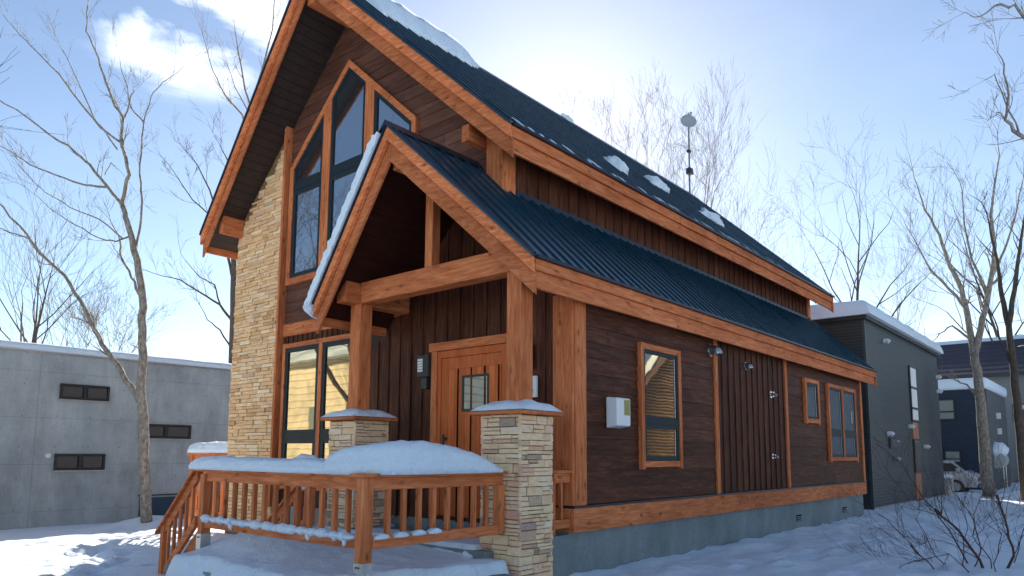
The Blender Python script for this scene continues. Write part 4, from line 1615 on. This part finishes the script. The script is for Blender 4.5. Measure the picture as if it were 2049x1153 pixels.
gh_house = thing('grey_house', 'large grey house with purple brown pitched roof, farthest right', 'house', (0, 52, 0))
gx0, gx1, gy = -14, 13, 48.0
roof_purple = ribbed('purple_roof', (.045, .040, .060), .35, .7)
part('wall', simple('grey_render', (.20, .21, .22), .85, 0, .12, 1.5), lambda mb: mb.box(gx0, gx1, gy, gy + 9, -.5, 7.2), gh_house)
part('roof', roof_purple, lambda mb: mb.prism([(gx0 - .5, gy - .8, 6.9), (gx0 - .5, gy + 4.5, 9.9), (gx0 - .5, gy + 9.8, 6.9)], (gx1 - gx0 + 1, 0, 0)), gh_house)
part('gutter', black_m, lambda mb: mb.box(gx0 - .5, gx1 + .5, gy - .95, gy - .8, 6.75, 6.92), gh_house)
for k in range(5):
    x = -3 + k * 2.9
    w = part('window', black_m, lambda mb: mb.box(x, x + 1.3, gy - .05, gy, 3.9, 5.0), gh_house)
    part('pane', glass_far, lambda mb: mb.box(x + .08, x + 1.22, gy - .06, gy - .052, 3.98, 4.92), w)
part('porch_roof', snow, lambda mb: mb.box(2.2, 5.5, gy - 2.5, gy, 2.6, 2.85), gh_house)
part('porch_wall', simple('tan_render', (.24, .19, .14), .8, 0, .15), lambda mb: mb.box(2.4, 5.3, gy - 2.3, gy, -.3, 2.6), gh_house)
sn(part('roof_snow', snow, lambda mb: mb.prism([(gx0, gy + 4.1, 9.72), (gx0, gy + 4.5, 10.02), (gx0, gy + 4.9, 9.72)], (gx1 - gx0, 0, 0)), None), 'thin line of snow along the ridge of grey house')

# low snow capped wall by the ribbed house, white lumps by the blue house
lw = part('low_wall', simple('pale_block', (.42, .40, .36), .85, 0, .15), lambda mb: mb.box(-.60, -.42, 27.2, 28.4, -.2, .75), None)
tag(lw, 'short pale garden wall just past the ribbed house', 'wall')
sn(mound([(-.51, 27.15, .75, .06, .05), (-.51, 27.3, .75, .13, .13), (-.51, 28.3, .75, .13, .13), (-.51, 28.5, .75, .06, .04)], 4).build('wall_snow', snow, smooth=True), 'snow cap on the short garden wall beside the car')
tk = thing('fuel_tank', 'pale round fuel tank on legs beside the blue house wall', 'tank', (.35, 35.6, 0))
part('drum', simple('tank_paint', (.42, .43, .42), .5, 0, .1), lambda mb: mb.tube([(.35, 35.0, 1.5), (.35, 36.3, 1.5)], .42, 20), tk)
for dx, dy in ((-.28, 35.15), (.28, 35.15), (-.28, 36.1), (.28, 36.1)):
    part('leg', galv, lambda mb: mb.tube([(.35 + dx, dy, 1.35), (.35 + dx, dy, -.1)], .03, 6), tk)
mb = MB()
mb.ellipsoid((.38, 35.6, 1.95), (.48, .75, .42), 20, 12, fn=lambda p: 1 + .15 * mnoise.noise(p * 2))
sn(mb.build('tank_snow', snow, smooth=True), 'round lump of snow on top of the fuel tank')


# ================================================================== CAR
def car():
    c = thing('parked_car', 'silver car parked nose out in front of the blue house', 'car', (-2.55, 30.7, 0))
    paint = simple('silver_paint', (.50, .52, .55), .3, .45)
    gl = simple('car_glass', (.02, .035, .04), .05)
    x0 = -3.87
    y0, y1 = 29.85, 31.55
    prof_ = [(0, .32), (0, .78), (.08, .92), (.55, .98), (.95, 1.36), (1.35, 1.46), (2.9, 1.46), (3.22, 1.42), (3.72, .99), (3.98, .88), (4.08, .72), (4.12, .42), (4.05, .28)]
    mb = MB()
    rows = []
    for (w, ins) in ((0, .10), (.06, .0), (.5, 0), (.94, .0), (1, .10)):
        y = y0 + (y1 - y0) * w
        rows.append([(x0 + px_, y + (.12 * (1 if w < .5 else -1) if pz > 1.05 and w in (0, 1, .06, .94) else 0), pz if w not in (0, 1) else max(.3, pz - ins * .5)) for px_, pz in prof_])
    k = len(prof_)
    vs_ = [p for r_ in rows for p in r_]
    fs_ = [(i * k + j, i * k + (j + 1) % k, (i + 1) * k + (j + 1) % k, (i + 1) * k + j) for i in range(4) for j in range(k)]
    fs_ += [tuple(range(k)), tuple(4 * k + j for j in range(k))]
    mb.add(vs_, fs_)
    mb.build('body', paint, c, bevel=.02)
    part('windscreen', gl, lambda mb: mb.hexa([(x0 + 3.26, y0 + .18, 1.385), (x0 + 3.69, y0 + .08, 1.02), (x0 + 3.69, y1 - .08, 1.02), (x0 + 3.26, y1 - .18, 1.385),
                                               (x0 + 3.28, y0 + .18, 1.40), (x0 + 3.71, y0 + .08, 1.035), (x0 + 3.71, y1 - .08, 1.035), (x0 + 3.28, y1 - .18, 1.40)]), c)
    for s, yy in ((-1, y0), (1, y1)):
        part('side_window', gl, lambda mb: mb.prism([(x0 + .85, yy + s * .012, .98), (x0 + 3.58, yy + s * .012, .99), (x0 + 3.18, yy - s * .10, 1.34), (x0 + 1.2, yy - s * .10, 1.36)], (0, s * .012, 0)), c)
        for wx in (.75, 3.3):
            w = part('wheel', black_m, lambda mb: mb.tube([(x0 + wx, yy - s * .18, .31), (x0 + wx, yy + s * .015, .31)], .31, 22), c)
            part('rim', galv, lambda mb: mb.tube([(x0 + wx, yy, .31), (x0 + wx, yy + s * .022, .31)], .19, 16), w)
        part('headlight', simple('headlight', (.7, .72, .74), .1), lambda mb: mb.box(x0 + 3.9, x0 + 4.11, yy - s * .42, yy - s * .02, .62, .76), c)
        part('mirror', paint, lambda mb: mb.box(x0 + 3.35, x0 + 3.5, yy, yy + s * .18, .98, 1.12), c)
    part('bumper', simple('bumper', (.06, .06, .065), .5), lambda mb: mb.box(x0 + 4.08, x0 + 4.16, y0 + .1, y1 - .1, .28, .46), c)
    part('grille', black_m, lambda mb: mb.box(x0 + 4.06, x0 + 4.13, y0 + .5, y1 - .5, .58, .72), c)
    mb = MB()
    mb.ellipsoid((x0 + 1.7, (y0 + y1) / 2, 1.45), (.5, .5, .04), 20, 8)
    sn(mb.build('car_snow', snow, smooth=True), 'thin snow on the roof of the silver car')


car()

# ================================================================== ANTENNA
an = thing('satellite_dish', 'grey satellite dish and tv aerial on a mast above the back of the roof', 'antenna', (-4.98, 13.4, 10.1))
part('mast', simple('mast_paint', (.16, .17, .18), .6), lambda mb: mb.tube([(-4.98, 13.55, 10.0), (-4.98, 13.6, 13.0)], .03, 8), an)
part('mast_clamp', black_m, lambda mb: (mb.box(-5.06, -4.9, 13.48, 13.68, 10.85, 11.05), mb.box(-5.03, -4.93, 13.5, 13.64, 11.6, 11.68)), an)
dd = Vector((.62, -.72, .32)).normalized()
mb = MB()
a = dd.orthogonal().normalized()
b = dd.cross(a)
cc = Vector((-4.95, 13.5, 12.62))
vs_, nr, ns_ = [], 6, 28
for i in range(nr + 1):
    r_ = .27 * i / nr
    for j in range(ns_):
        t = 2 * math.pi * j / ns_
        vs_.append(cc + (a * math.cos(t) + b * math.sin(t)) * r_ + dd * (.10 * (r_ / .36) ** 2))
fs_ = [(i * ns_ + j, i * ns_ + (j + 1) % ns_, (i + 1) * ns_ + (j + 1) % ns_, (i + 1) * ns_ + j) for i in range(nr) for j in range(ns_)]
mb.add(vs_, fs_)
o = mb.build('dish', simple('dish_paint', (.36, .38, .40), .5), an, smooth=True)
sol = o.modifiers.new('solid', 'SOLIDIFY')
sol.thickness = .012
part('feed_arm', galv, lambda mb: (mb.tube([cc - b * .3, cc + dd * .38 - b * .05], .012, 6), mb.tube([cc + dd * .34, cc + dd * .44], .035, 10)), an)
part('aerial', galv, lambda mb: [mb.tube([(-4.98, 12.5, 11.55), (-4.98, 14.7, 12.0)], .012, 6)] + [mb.tube([(-5.28, 12.7 + k * .25, 11.6 + k * .051), (-4.68, 12.7 + k * .25, 11.6 + k * .051)], .006, 5) for k in range(8)], an)


# ================================================================== TREES
def grow(mb, p, d, ln, r, lev, rg, up=.12, spread=.55, kids=(3, 5), shrink=.62, wob=.12, nmin=3, rmin=.004, zmax=None):
    seg = 4 if lev > 1 else 3
    pts, rad = [Vector(p)], [r]
    d = Vector(d).normalized()
    for i in range(seg):
        d = (d + Vector((rg.gauss(0, wob), rg.gauss(0, wob), rg.gauss(0, wob) + up))).normalized()
        pts.append(pts[-1] + d * (ln / seg))
        rad.append(max(rmin, r * (1 - .62 * (i + 1) / seg)))
    mb.tube(pts, rad, 7 if r > .05 else (4 if r > .015 else 3), cap=False)
    if lev <= 0:
        return
    k = rg.randint(*kids)
    for i in range(k):
        t = rg.uniform(.25, .98) if i else .99
        f_ = t * seg
        i0 = min(seg - 1, int(f_))
        q = pts[i0].lerp(pts[i0 + 1], f_ - i0)
        rr = rad[i0] + (rad[i0 + 1] - rad[i0]) * (f_ - i0)
        ax = (pts[i0 + 1] - pts[i0]).normalized()
        o_ = ax.orthogonal().normalized()
        o_.rotate(Matrix.Rotation(rg.uniform(0, 2 * math.pi), 3, ax))
        sp = spread * rg.uniform(.6, 1.3) * (.5 if i == 0 else 1)
        nd = (ax + o_ * sp).normalized()
        grow(mb, q, nd, ln * shrink * rg.uniform(.75, 1.2), max(rmin, rr * .68), lev - 1, rg, up, spread, kids, shrink, wob, nmin, rmin)


def make_tree(name, label, base, height, seed, bark, r0=.14, trunk=.35, lean=(0, 0), stems=1, lev=4, spread=.6, up=.10, limbs=9, kids=(3, 5), group='bare winter trees', lr=.42, shrink=.62, rmin=.006, wob=.12):
    rg = random.Random(seed)
    root = thing(name, label, 'tree', tuple(base), group)
    bx, by, bz = base
    tmb, cmb = MB(), MB()
    for s in range(stems):
        ang = rg.uniform(0, 6.28)
        ld = Vector((lean[0] + (.16 * math.cos(ang) if stems > 1 else 0), lean[1] + (.16 * math.sin(ang) if stems > 1 else 0), 1)).normalized()
        n_ = 10
        pts, rad = [Vector((bx + (s * .18 if stems > 1 else 0), by, bz - .25))], [r0 * 1.25]
        H = height * rg.uniform(.9, 1.0)
        d = ld.copy()
        for i in range(n_):
            d = (d + Vector((rg.gauss(0, .05), rg.gauss(0, .05), .05))).normalized()
            pts.append(pts[-1] + d * (H * .86 / n_))
            rad.append(max(.012, r0 * (1 - .9 * (i + 1) / n_)))
        tmb.tube(pts, rad, 9, cap=False)
        for k in range(limbs):
            t = trunk + (1 - trunk) * (k + rg.uniform(0, .8)) / limbs
            f_ = min(n_ - .001, t * n_)
            i0 = int(f_)
            q = pts[i0].lerp(pts[i0 + 1], f_ - i0)
            rr = rad[i0] * .55
            th_ = k * 2.4 + rg.uniform(-.5, .5)
            el = rg.uniform(.45, 1.0)
            nd = Vector((math.cos(th_) * (1.1 - el * .5), math.sin(th_) * (1.1 - el * .5), el + .25))
            grow(cmb, q, nd, H * lr * (1.15 - .65 * t), max(.012, rr), lev - 1, rg, up, spread, kids, shrink, wob, rmin=rmin)
        grow(cmb, pts[-1], d, H * .16, rad[-1], lev - 2, rg, up, spread, kids, shrink, wob, rmin=rmin)
    tmb.build('trunk', bark, root, smooth=True, recalc=False)
    cmb.build('crown', bark, root, smooth=True, recalc=False)
    return root


def gpos(px, depth):
    p = at(px, 900, depth)
    return (p[0], p[1], gh(p[0], p[1]))


def top_h(py, depth, base):   # height of a crown whose tip shows at photo row py
    p = at(1024, py, depth)
    return p[2] - base[2]


def traced(name, label, lines, depth, bark, seed, twig=(.9, 3), dens=1.0, group='bare winter trees', dj=.5, rmin=.005):
    """limbs follow the photographed ones in outline, each at its own depth, thickness in metres"""
    rg = random.Random(seed)
    b0 = at(lines[0][0][0], lines[0][0][1], depth)
    root = thing(name, label, 'tree', (b0[0], b0[1], b0[2]), group)
    tmb, cmb = MB(), MB()
    dirn = {}
    for li, (pl) in enumerate(lines):
        r0, r1 = pl[0][2], pl[-1][2]
        n_ = len(pl)
        off0 = pl[0][3] if len(pl[0]) > 3 else 0
        off1 = pl[-1][3] if len(pl[-1]) > 3 else rg.uniform(-dj, dj) * 2
        pts, rad = [], []
        for i, q in enumerate(pl):
            t = i / (n_ - 1)
            pts.append(Vector(at(q[0], q[1], depth + off0 + (off1 - off0) * t)))
            rad.append(r0 + (r1 - r0) * t)
        # resample with slight wobble
        P, Q = [], []
        for i in range(n_ - 1):
            for j in range(3):
                t = j / 3
                w = Vector((rg.gauss(0, .014), rg.gauss(0, .02), rg.gauss(0, .014))) * (1 if j else .3)
                P.append(pts[i].lerp(pts[i + 1], t) + w)
                Q.append(rad[i] + (rad[i + 1] - rad[i]) * t)
        P.append(pts[-1])
        Q.append(rad[-1])
        (tmb if li == 0 else cmb).tube(P, Q, 9 if r0 > .06 else 6, cap=True)
        if li == 0:
            continue
        L_ = sum((P[i + 1] - P[i]).length for i in range(len(P) - 1))
        nt_ = int(L_ * 3.4 * dens)
        for k in range(nt_):
            t = rg.uniform(.22, 1)
            f_ = min(len(P) - 1.001, t * (len(P) - 1))
            i0 = int(f_)
            q = P[i0].lerp(P[i0 + 1], f_ - i0)
            ax = (P[i0 + 1] - P[i0]).normalized()
            o_ = ax.orthogonal().normalized()
            o_.rotate(Matrix.Rotation(rg.uniform(0, 6.28), 3, ax))
            nd = ax + o_ * rg.uniform(.5, 1.0) + Vector((0, 0, .25))
            grow(cmb, q, nd, twig[0] * rg.uniform(.35, 1.0), max(rmin, Q[i0] * .4), rg.randint(1, twig[1] - 1), rg, .10, .65, (2, 4), .62, .14, rmin=rmin)
        grow(cmb, P[-1], P[-1] - P[-2], twig[0] * 1.0, Q[-1], 2, rg, .06, .6, (3, 4), .65, .14, rmin=rmin)
    tmb.build('trunk', bark, root, smooth=True, recalc=False)
    cmb.build('crown', bark, root, smooth=True, recalc=False)
    return root


D = 19.3
big = [
    [(293, 1045, .20, 0), (290, 960, .17), (289, 880, .165), (286, 815, .16), (285, 740, .125), (286, 660, .12), (285, 590, .11), (275, 520, .10), (262, 470, .10), (253, 435, .09), (245, 412, .085, 0)],
    [(245, 412, .075, 0), (250, 385, .07), (259, 350, .065), (247, 300, .06), (243, 280, .055), (247, 238, .05), (225, 200, .04), (207, 150, .035), (190, 100, .03), (172, 62, .025), (176, 10, .02, -1)],
    [(242, 285, .045, 0), (200, 255, .04), (160, 205, .035), (120, 150, .03), (75, 105, .022), (40, 70, .017), (5, 28, .012, 1.5)],
    [(246, 240, .035, 0), (262, 190, .025), (269, 175, .012, .3)],
    [(235, 300, .03, 0), (190, 240, .025), (150, 150, .02), (125, 100, .012, -1)],
    [(246, 414, .06, 0), (215, 375, .055), (180, 330, .05), (150, 305, .042), (100, 270, .035), (55, 235, .028), (-10, 195, .02, -1)],
    [(212, 374, .045, 0), (170, 370, .04), (110, 350, .035), (60, 330, .028), (20, 303, .022), (-10, 285, .015, 1)],
    [(210, 350, .02, 0), (222, 325, .016), (245, 348, .008, .5)],
    [(272, 500, .05, 0), (281, 452, .06), (285, 400, .055), (280, 350, .05), (284, 290, .045), (288, 245, .04), (302, 195, .03), (325, 165, .02), (368, 132, .01, .8)],
    [(288, 245, .03, 0), (262, 215, .025), (250, 160, .016), (240, 120, .01, 1)],
    [(262, 472, .035, 0), (232, 484, .032), (200, 477, .028), (150, 450, .022), (110, 425, .017), (82, 400, .01, -.6)],
    [(245, 478, .03, 0), (200, 440, .026), (140, 415, .022), (90, 385, .018), (60, 355, .013), (28, 318, .008, .9)],
    [(278, 590, .05, 0), (262, 555, .045), (243, 515, .04), (240, 482, .03, -.3)],
    [(286, 818, .12, 0), (262, 772, .10), (240, 737, .095), (205, 690, .085), (180, 640, .075), (160, 600, .07), (130, 552, .06), (80, 508, .05), (40, 452, .04), (-12, 398, .03, 1.2)],
    [(100, 525, .04, 0), (60, 480, .03), (30, 468, .022), (-10, 455, .015, -1)],
    [(280, 700, .02, 0), (262, 690, .012, .2)],
]
big = [[(q[0], q[1], q[2] * (.74 if i_ == 0 else .72)) + tuple(q[3:]) for q in l_] for i_, l_ in enumerate(big)]
traced('bare_tree', 'large bare tree with forked pale trunk before the concrete house', big, D, bark_pale, 3, (.70, 3), .62, rmin=.0035)

# trees behind the concrete house
b = gpos(45, 36)
make_tree('bare_tree', 'dark bare tree rising behind the left end of the concrete house', b, top_h(430, 36, b), 11, bark_dark, .17, .45, stems=2, limbs=7, lev=4, spread=.55, kids=(2, 4), rmin=.005)
b = gpos(205, 48)
make_tree('bare_tree', 'low pale bare tree just over the concrete roof, left of the big trunk', b, top_h(612, 48, b), 12, bark_dark, .16, .45, limbs=10, lev=4, lr=.45, spread=.7)
b = gpos(130, 45)
make_tree('bare_tree', 'small bare tree between the dark tree and the pale one on the left', b, top_h(600, 45, b), 14, bark_dark, .14, .45, limbs=9, lev=4, lr=.45, spread=.7)
tr5 = [
    [(462, 985, .18, 0), (463, 760, .16), (466, 650, .14), (467, 560, .13), (468, 500, .12, 0)],
    [(466, 560, .08, 0), (458, 520, .07), (440, 450, .05), (420, 380, .04), (395, 330, .025), (370, 300, .012, 1)],
    [(468, 500, .07, 0), (476, 440, .05), (470, 380, .04), (455, 320, .03), (440, 290, .015, -1)],
    [(463, 640, .07, 0), (440, 610, .06), (400, 585, .045), (360, 560, .03), (310, 548, .015, 1)],
    [(440, 608, .045, 0), (430, 570, .035), (400, 555, .02), (370, 520, .012, -1)],
    [(464, 700, .05, 0), (440, 660, .035), (415, 640, .02), (395, 600, .01, 1)],
    [(468, 500, .05, 0), (430, 440, .04), (385, 400, .03), (345, 340, .015, -1)],
]
traced('bare_tree', 'bare tree with dark trunk right beside the tall stone column', [[(q[0], q[1], q[2] * 1.2) + tuple(q[3:]) for q in l_] for l_ in tr5], 42, bark_dark, 21, (1.5, 4), .35, rmin=.005)
tr6 = [
    [(526, 985, .2, 0), (520, 480, .16), (510, 300, .12), (505, 200, .10, 0)],
    [(505, 230, .07, 0), (490, 180, .055), (478, 110, .04), (470, 60, .02, 1)],
    [(512, 330, .07, 0), (485, 230, .05), (450, 190, .04), (425, 140, .03), (403, 60, .012, -1)],
    [(505, 200, .07, 0), (530, 120, .05), (545, 60, .035), (550, -10, .02, 1)],
    [(512, 320, .06, 0), (500, 230, .05), (470, 175, .03), (455, 130, .012, 1)],
]
traced('bare_tree', 'slim pale tree tips above the left roof slope', tr6, 43, bark_birch, 22, (1.5, 3), .45, rmin=.005)
for (px, py, dp_, sd_, bk, lb, kw) in (
        (1262, 100, 34, 31, bark_birch, 'wide pale birch rising over the ridge, left of the dish', dict(r0=.17, trunk=.50, limbs=13, lr=.34, spread=.5, up=.14)),
        (1395, 142, 38, 32, bark_birch, 'tall birch directly behind the satellite dish', dict(r0=.17, trunk=.38, limbs=13, lr=.30, spread=.5, up=.16)),
        (1345, 330, 52, 36, bark_birch, 'small pale tree low behind the ridge between two birches', dict(r0=.15, trunk=.4, limbs=10, lr=.36, spread=.6, up=.10)),
        (1570, 452, 46, 33, bark_dark, 'small bushy tree just over the back end of the roof', dict(r0=.15, trunk=.40, limbs=14, lr=.40, spread=.7, up=.05)),
        (1705, 332, 44, 34, bark_dark, 'symmetrical bare tree above the ribbed house', dict(r0=.22, trunk=.42, limbs=11, lr=.38, spread=.7, up=.05)),
        (1845, 470, 60, 37, bark_birch, 'faint bare tree behind the grey house roof', dict(r0=.15, trunk=.4, limbs=12, lr=.40, spread=.6, up=.08)),
        (2035, 290, 50, 38, bark_dark, 'tall bare tree at the right edge behind the other trunks', dict(r0=.2, trunk=.3, limbs=11, lr=.36, spread=.55, up=.10)),
):
    b = gpos(px, dp_)
    make_tree('bare_tree', lb, b, top_h(py, dp_, b) * 1.0, sd_, bk, lev=5, rmin=.0045, wob=.15, kids=(2, 4) if bk is bark_birch else (2, 3), **kw)
trr = [
    [(1979, 996, .24, 0), (1972, 930, .19), (1965, 840, .165), (1957, 760, .16), (1950, 705, .15, 0)],
    [(1948, 712, .14, 0), (1940, 660, .12), (1932, 610, .10), (1918, 565, .085), (1895, 520, .065), (1880, 470, .045), (1850, 420, .03), (1835, 370, .02, 1)],
    [(1950, 708, .14, 0), (1963, 655, .12), (1975, 605, .10), (1985, 545, .085), (1990, 490, .07), (1982, 430, .05), (1990, 370, .035), (2000, 310, .02, -1)],
    [(1935, 620, .07, 0), (1900, 580, .05), (1862, 540, .04), (1830, 480, .02, -1)],
    [(1982, 560, .06, 0), (2010, 500, .05), (2030, 440, .035), (2045, 370, .02, 1)],
    [(1942, 680, .05, 0), (1905, 652, .035), (1880, 668, .025), (1862, 690, .01, .6)],
    [(1958, 800, .05, 0), (1935, 770, .035), (1915, 762, .02), (1890, 748, .01, .5)],
    [(1978, 590, .06, 0), (1945, 520, .05), (1930, 450, .035), (1925, 380, .02, 1)],
]
traced('bare_tree', 'forked bare tree standing in front of the blue house', trr, 29, bark_pale, 41, (1.3, 4), .38, rmin=.005)
trq = [
    [(2052, 1000, .17, 0), (2044, 900, .13), (2035, 800, .12), (2026, 720, .11), (2018, 650, .10, 0)],
    [(2018, 652, .10, 0), (2004, 590, .08), (1998, 540, .06), (1985, 480, .04), (1975, 430, .02, 1)],
    [(2018, 650, .10, 0), (2030, 580, .08), (2040, 500, .06), (2052, 420, .03, -1)],
    [(2030, 740, .05, 0), (2005, 690, .04), (1990, 640, .03), (1970, 600, .012, .6)],
]
traced('bare_tree', 'bare tree cut by the right photo edge, right of the forked one', trq, 26, bark_dark, 42, (1.3, 4), .35, rmin=.005)
# near branches that reach in from the right
trn = [
    [(2300, 1150, .16, 0), (2270, 700, .13), (2220, 300, .10), (2180, 120, .08, 0)],
    [(2200, 200, .05, 0), (2120, 120, .04), (2070, 60, .03), (2030, 10, .022), (1990, 12, .014), (1960, 35, .008), (1922, 30, .004, .3)],
    [(2240, 420, .06, 0), (2150, 340, .05), (2080, 290, .04), (2040, 270, .032), (2012, 240, .02), (2020, 190, .016), (2010, 130, .012), (1995, 90, .005, -.4)],
    [(2040, 270, .02, 0), (2010, 200, .014), (1990, 150, .009), (1968, 162, .004, .3)],
    [(2012, 240, .015, 0), (1995, 225, .010), (1978, 240, .004, -.3)],
    [(2180, 120, .03, 0), (2110, 60, .022), (2060, 34, .015), (2022, 38, .008, .2)],
]
traced('bare_tree', 'nearby tree reaching dark twigs in at the upper right corner', [[(q[0], q[1], q[2] * .7) + tuple(q[3:]) for q in l_] for l_ in trn], 9.5, bark_pale, 43, (.30, 3), .9, rmin=.0022)

# shrub in the foreground right
sh = thing('bare_shrub', 'leafless brown shrub in the snow at the lower right corner', 'shrub', tuple(at(1990, 1150, 10.5)))
stems_ = [
    [(1985, 1190, .030), (1960, 1120, .026), (1915, 1060, .022), (1870, 1018, .020)],
    [(1990, 1190, .026), (2030, 1110, .024), (2018, 1060, .020), (1995, 990, .018)],
    [(1960, 1170, .018), (1900, 1060, .014), (1850, 1000, .010), (1800, 925, .008), (1752, 888, .005)],
    [(1900, 1180, .014), (1840, 1110, .011), (1800, 1060, .009), (1757, 1030, .006)],
    [(1920, 1180, .016), (1895, 1150, .014), (1850, 1120, .013), (1822, 1092, .012)],
    [(1930, 1180, .013), (1960, 1100, .011), (1950, 1040, .009), (1905, 980, .006), (1890, 940, .004)],
    [(1880, 1170, .010), (1790, 1150, .007), (1775, 1140, .004)],
    [(2000, 1190, .014), (1980, 1120, .011), (1945, 1070, .009), (1955, 1010, .006), (1970, 985, .004)],
    [(1960, 1165, .010), (1900, 1110, .008), (1820, 1125, .006), (1780, 1148, .004)],
    [(2010, 1180, .014), (2040, 1100, .010), (2049, 1030, .007), (2060, 980, .004)],
    [(1970, 1180, .012), (1925, 1130, .010), (1935, 1060, .007), (1920, 1000, .004)],
    [(2000, 1175, .012), (1990, 1130, .010), (2005, 1070, .008), (1985, 1030, .004)],
    [(1940, 1175, .012), (1870, 1110, .009), (1835, 1040, .006), (1842, 1005, .003)],
]
mb = MB()
rg = random.Random(8)
for st in stems_:
    dj = rg.uniform(-.5, .5)
    pts = [Vector(at(q[0], q[1], 10.5 + dj + .15 * i)) for i, q in enumerate(st)]
    P, Q = [], []
    for i in range(len(pts) - 1):
        for j in range(3):
            P.append(pts[i].lerp(pts[i + 1], j / 3) + Vector((rg.gauss(0, .012), rg.gauss(0, .012), rg.gauss(0, .008))))
            Q.append(.75 * (st[i][2] + (st[i + 1][2] - st[i][2]) * j / 3))
    P.append(pts[-1]); Q.append(st[-1][2])
    mb.tube(P, Q, 6)
    for k in range(9):
        i0 = rg.randint(3, len(P) - 2)
        ax = (P[i0 + 1] - P[i0]).normalized()
        o_ = ax.orthogonal().normalized()
        o_.rotate(Matrix.Rotation(rg.uniform(0, 6.28), 3, ax))
        grow(mb, P[i0], ax + o_ * .8, rg.uniform(.2, .65), max(.003, Q[i0] * .45), rg.randint(1, 2), rg, .05, .7, (2, 3), .65, .12, rmin=.0022)
mb.build('stem', bark_red, sh, smooth=True, recalc=False)

# power lines at the right
for k, (y1_, y2_) in enumerate(((640, 628), (672, 655), (700, 676))):
    A, B = Vector(at(1850, y1_, 62)), Vector(at(2120, y2_, 44))
    pts = [A.lerp(B, t / 12) - Vector((0, 0, .5 * math.sin(math.pi * t / 12))) for t in range(13)]
    mb = MB()
    mb.tube(pts, .018, 4)
    tag(mb.build('power_line', black_m), ['highest power line crossing behind the right trees', 'middle power line crossing behind the right trees', 'lowest power line crossing behind the right trees'][k], 'cable', 'power lines on the right')

# ================================================================== NEIGHBOURS SEEN ONLY IN THE GLASS
cr_ = thing('cream_house', 'cream rendered house behind the photographer, mirrored in front windows', 'house', (-24, -14, 0))
part('wall', ribbed('cream_clapboard', (.66, .57, .39), .30, .8), lambda mb: mb.box(-40, -13.5, -22, -10.5, -.6, 5.6), cr_)
part('roof', snow, lambda mb: mb.prism([(-40.5, -22.5, 5.6), (-40.5, -16.2, 8.2), (-40.5, -10.0, 5.6)], (27.5, 0, 0)), cr_)
for x in (-31, -26, -21.5, -17):
    part('window', glass_far, lambda mb: mb.box(x, x + 1.1, -10.5, -10.46, 2.2, 3.6), cr_)
lg = thing('log_house', 'log house across the yard, mirrored in the side window', 'house', (13, 22.5, 0))
logm = wood('log_wall', (.06, .030, .014), (.17, .095, .045), (.33, .21, .11), 'Y', knots=True, rough=.7)
mb = MB()
for k in range(50):
    z = .10 + k * .14
    half = 5.2 if z < 3.6 else 5.2 - (z - 3.6) * 1.35
    if half > .2:
        mb.tube([(10.2, 22.5 - half, z), (10.2, 22.5 + half, z)], .078, 8, tint=rng.random())
mb.build('wall', logm, lg, smooth=True)
part('roof', snow, lambda mb: mb.prism([(9.4, 16.1, 3.2), (9.4, 22.5, 8.2), (9.4, 28.9, 3.2), (9.4, 28.9, 3.7), (9.4, 22.5, 8.8), (9.4, 16.1, 3.7)], (9, 0, 0)), lg)
part('bargeboard', siding_m['Y'], lambda mb: (mb.prism([(9.3, 16.1, 3.0), (9.3, 22.5, 8.0), (9.3, 22.5, 8.35), (9.3, 16.1, 3.3)], (.08, 0, 0)), mb.prism([(9.3, 28.9, 3.0), (9.3, 22.5, 8.0), (9.3, 22.5, 8.35), (9.3, 28.9, 3.3)], (.08, 0, 0))), lg)
b = (-20, -6.5, -.4)
make_tree('bare_tree', 'bare tree by the cream house, mirrored in the gable window', b, 14, 61, bark_dark, .2, .3, limbs=14, lev=4)
b = (-14.3, -7.0, -.2)
make_tree('bare_tree', 'thick bare tree in front of the cream house, mirrored in the lower window', b, 11, 63, bark_dark, .26, .3, limbs=10, lev=3)
b = (-27, -8.5, -.4)
make_tree('bare_tree', 'farther bare tree by the cream house, mirrored in the glass', b, 17, 62, bark_dark, .2, .3, limbs=14, lev=4)
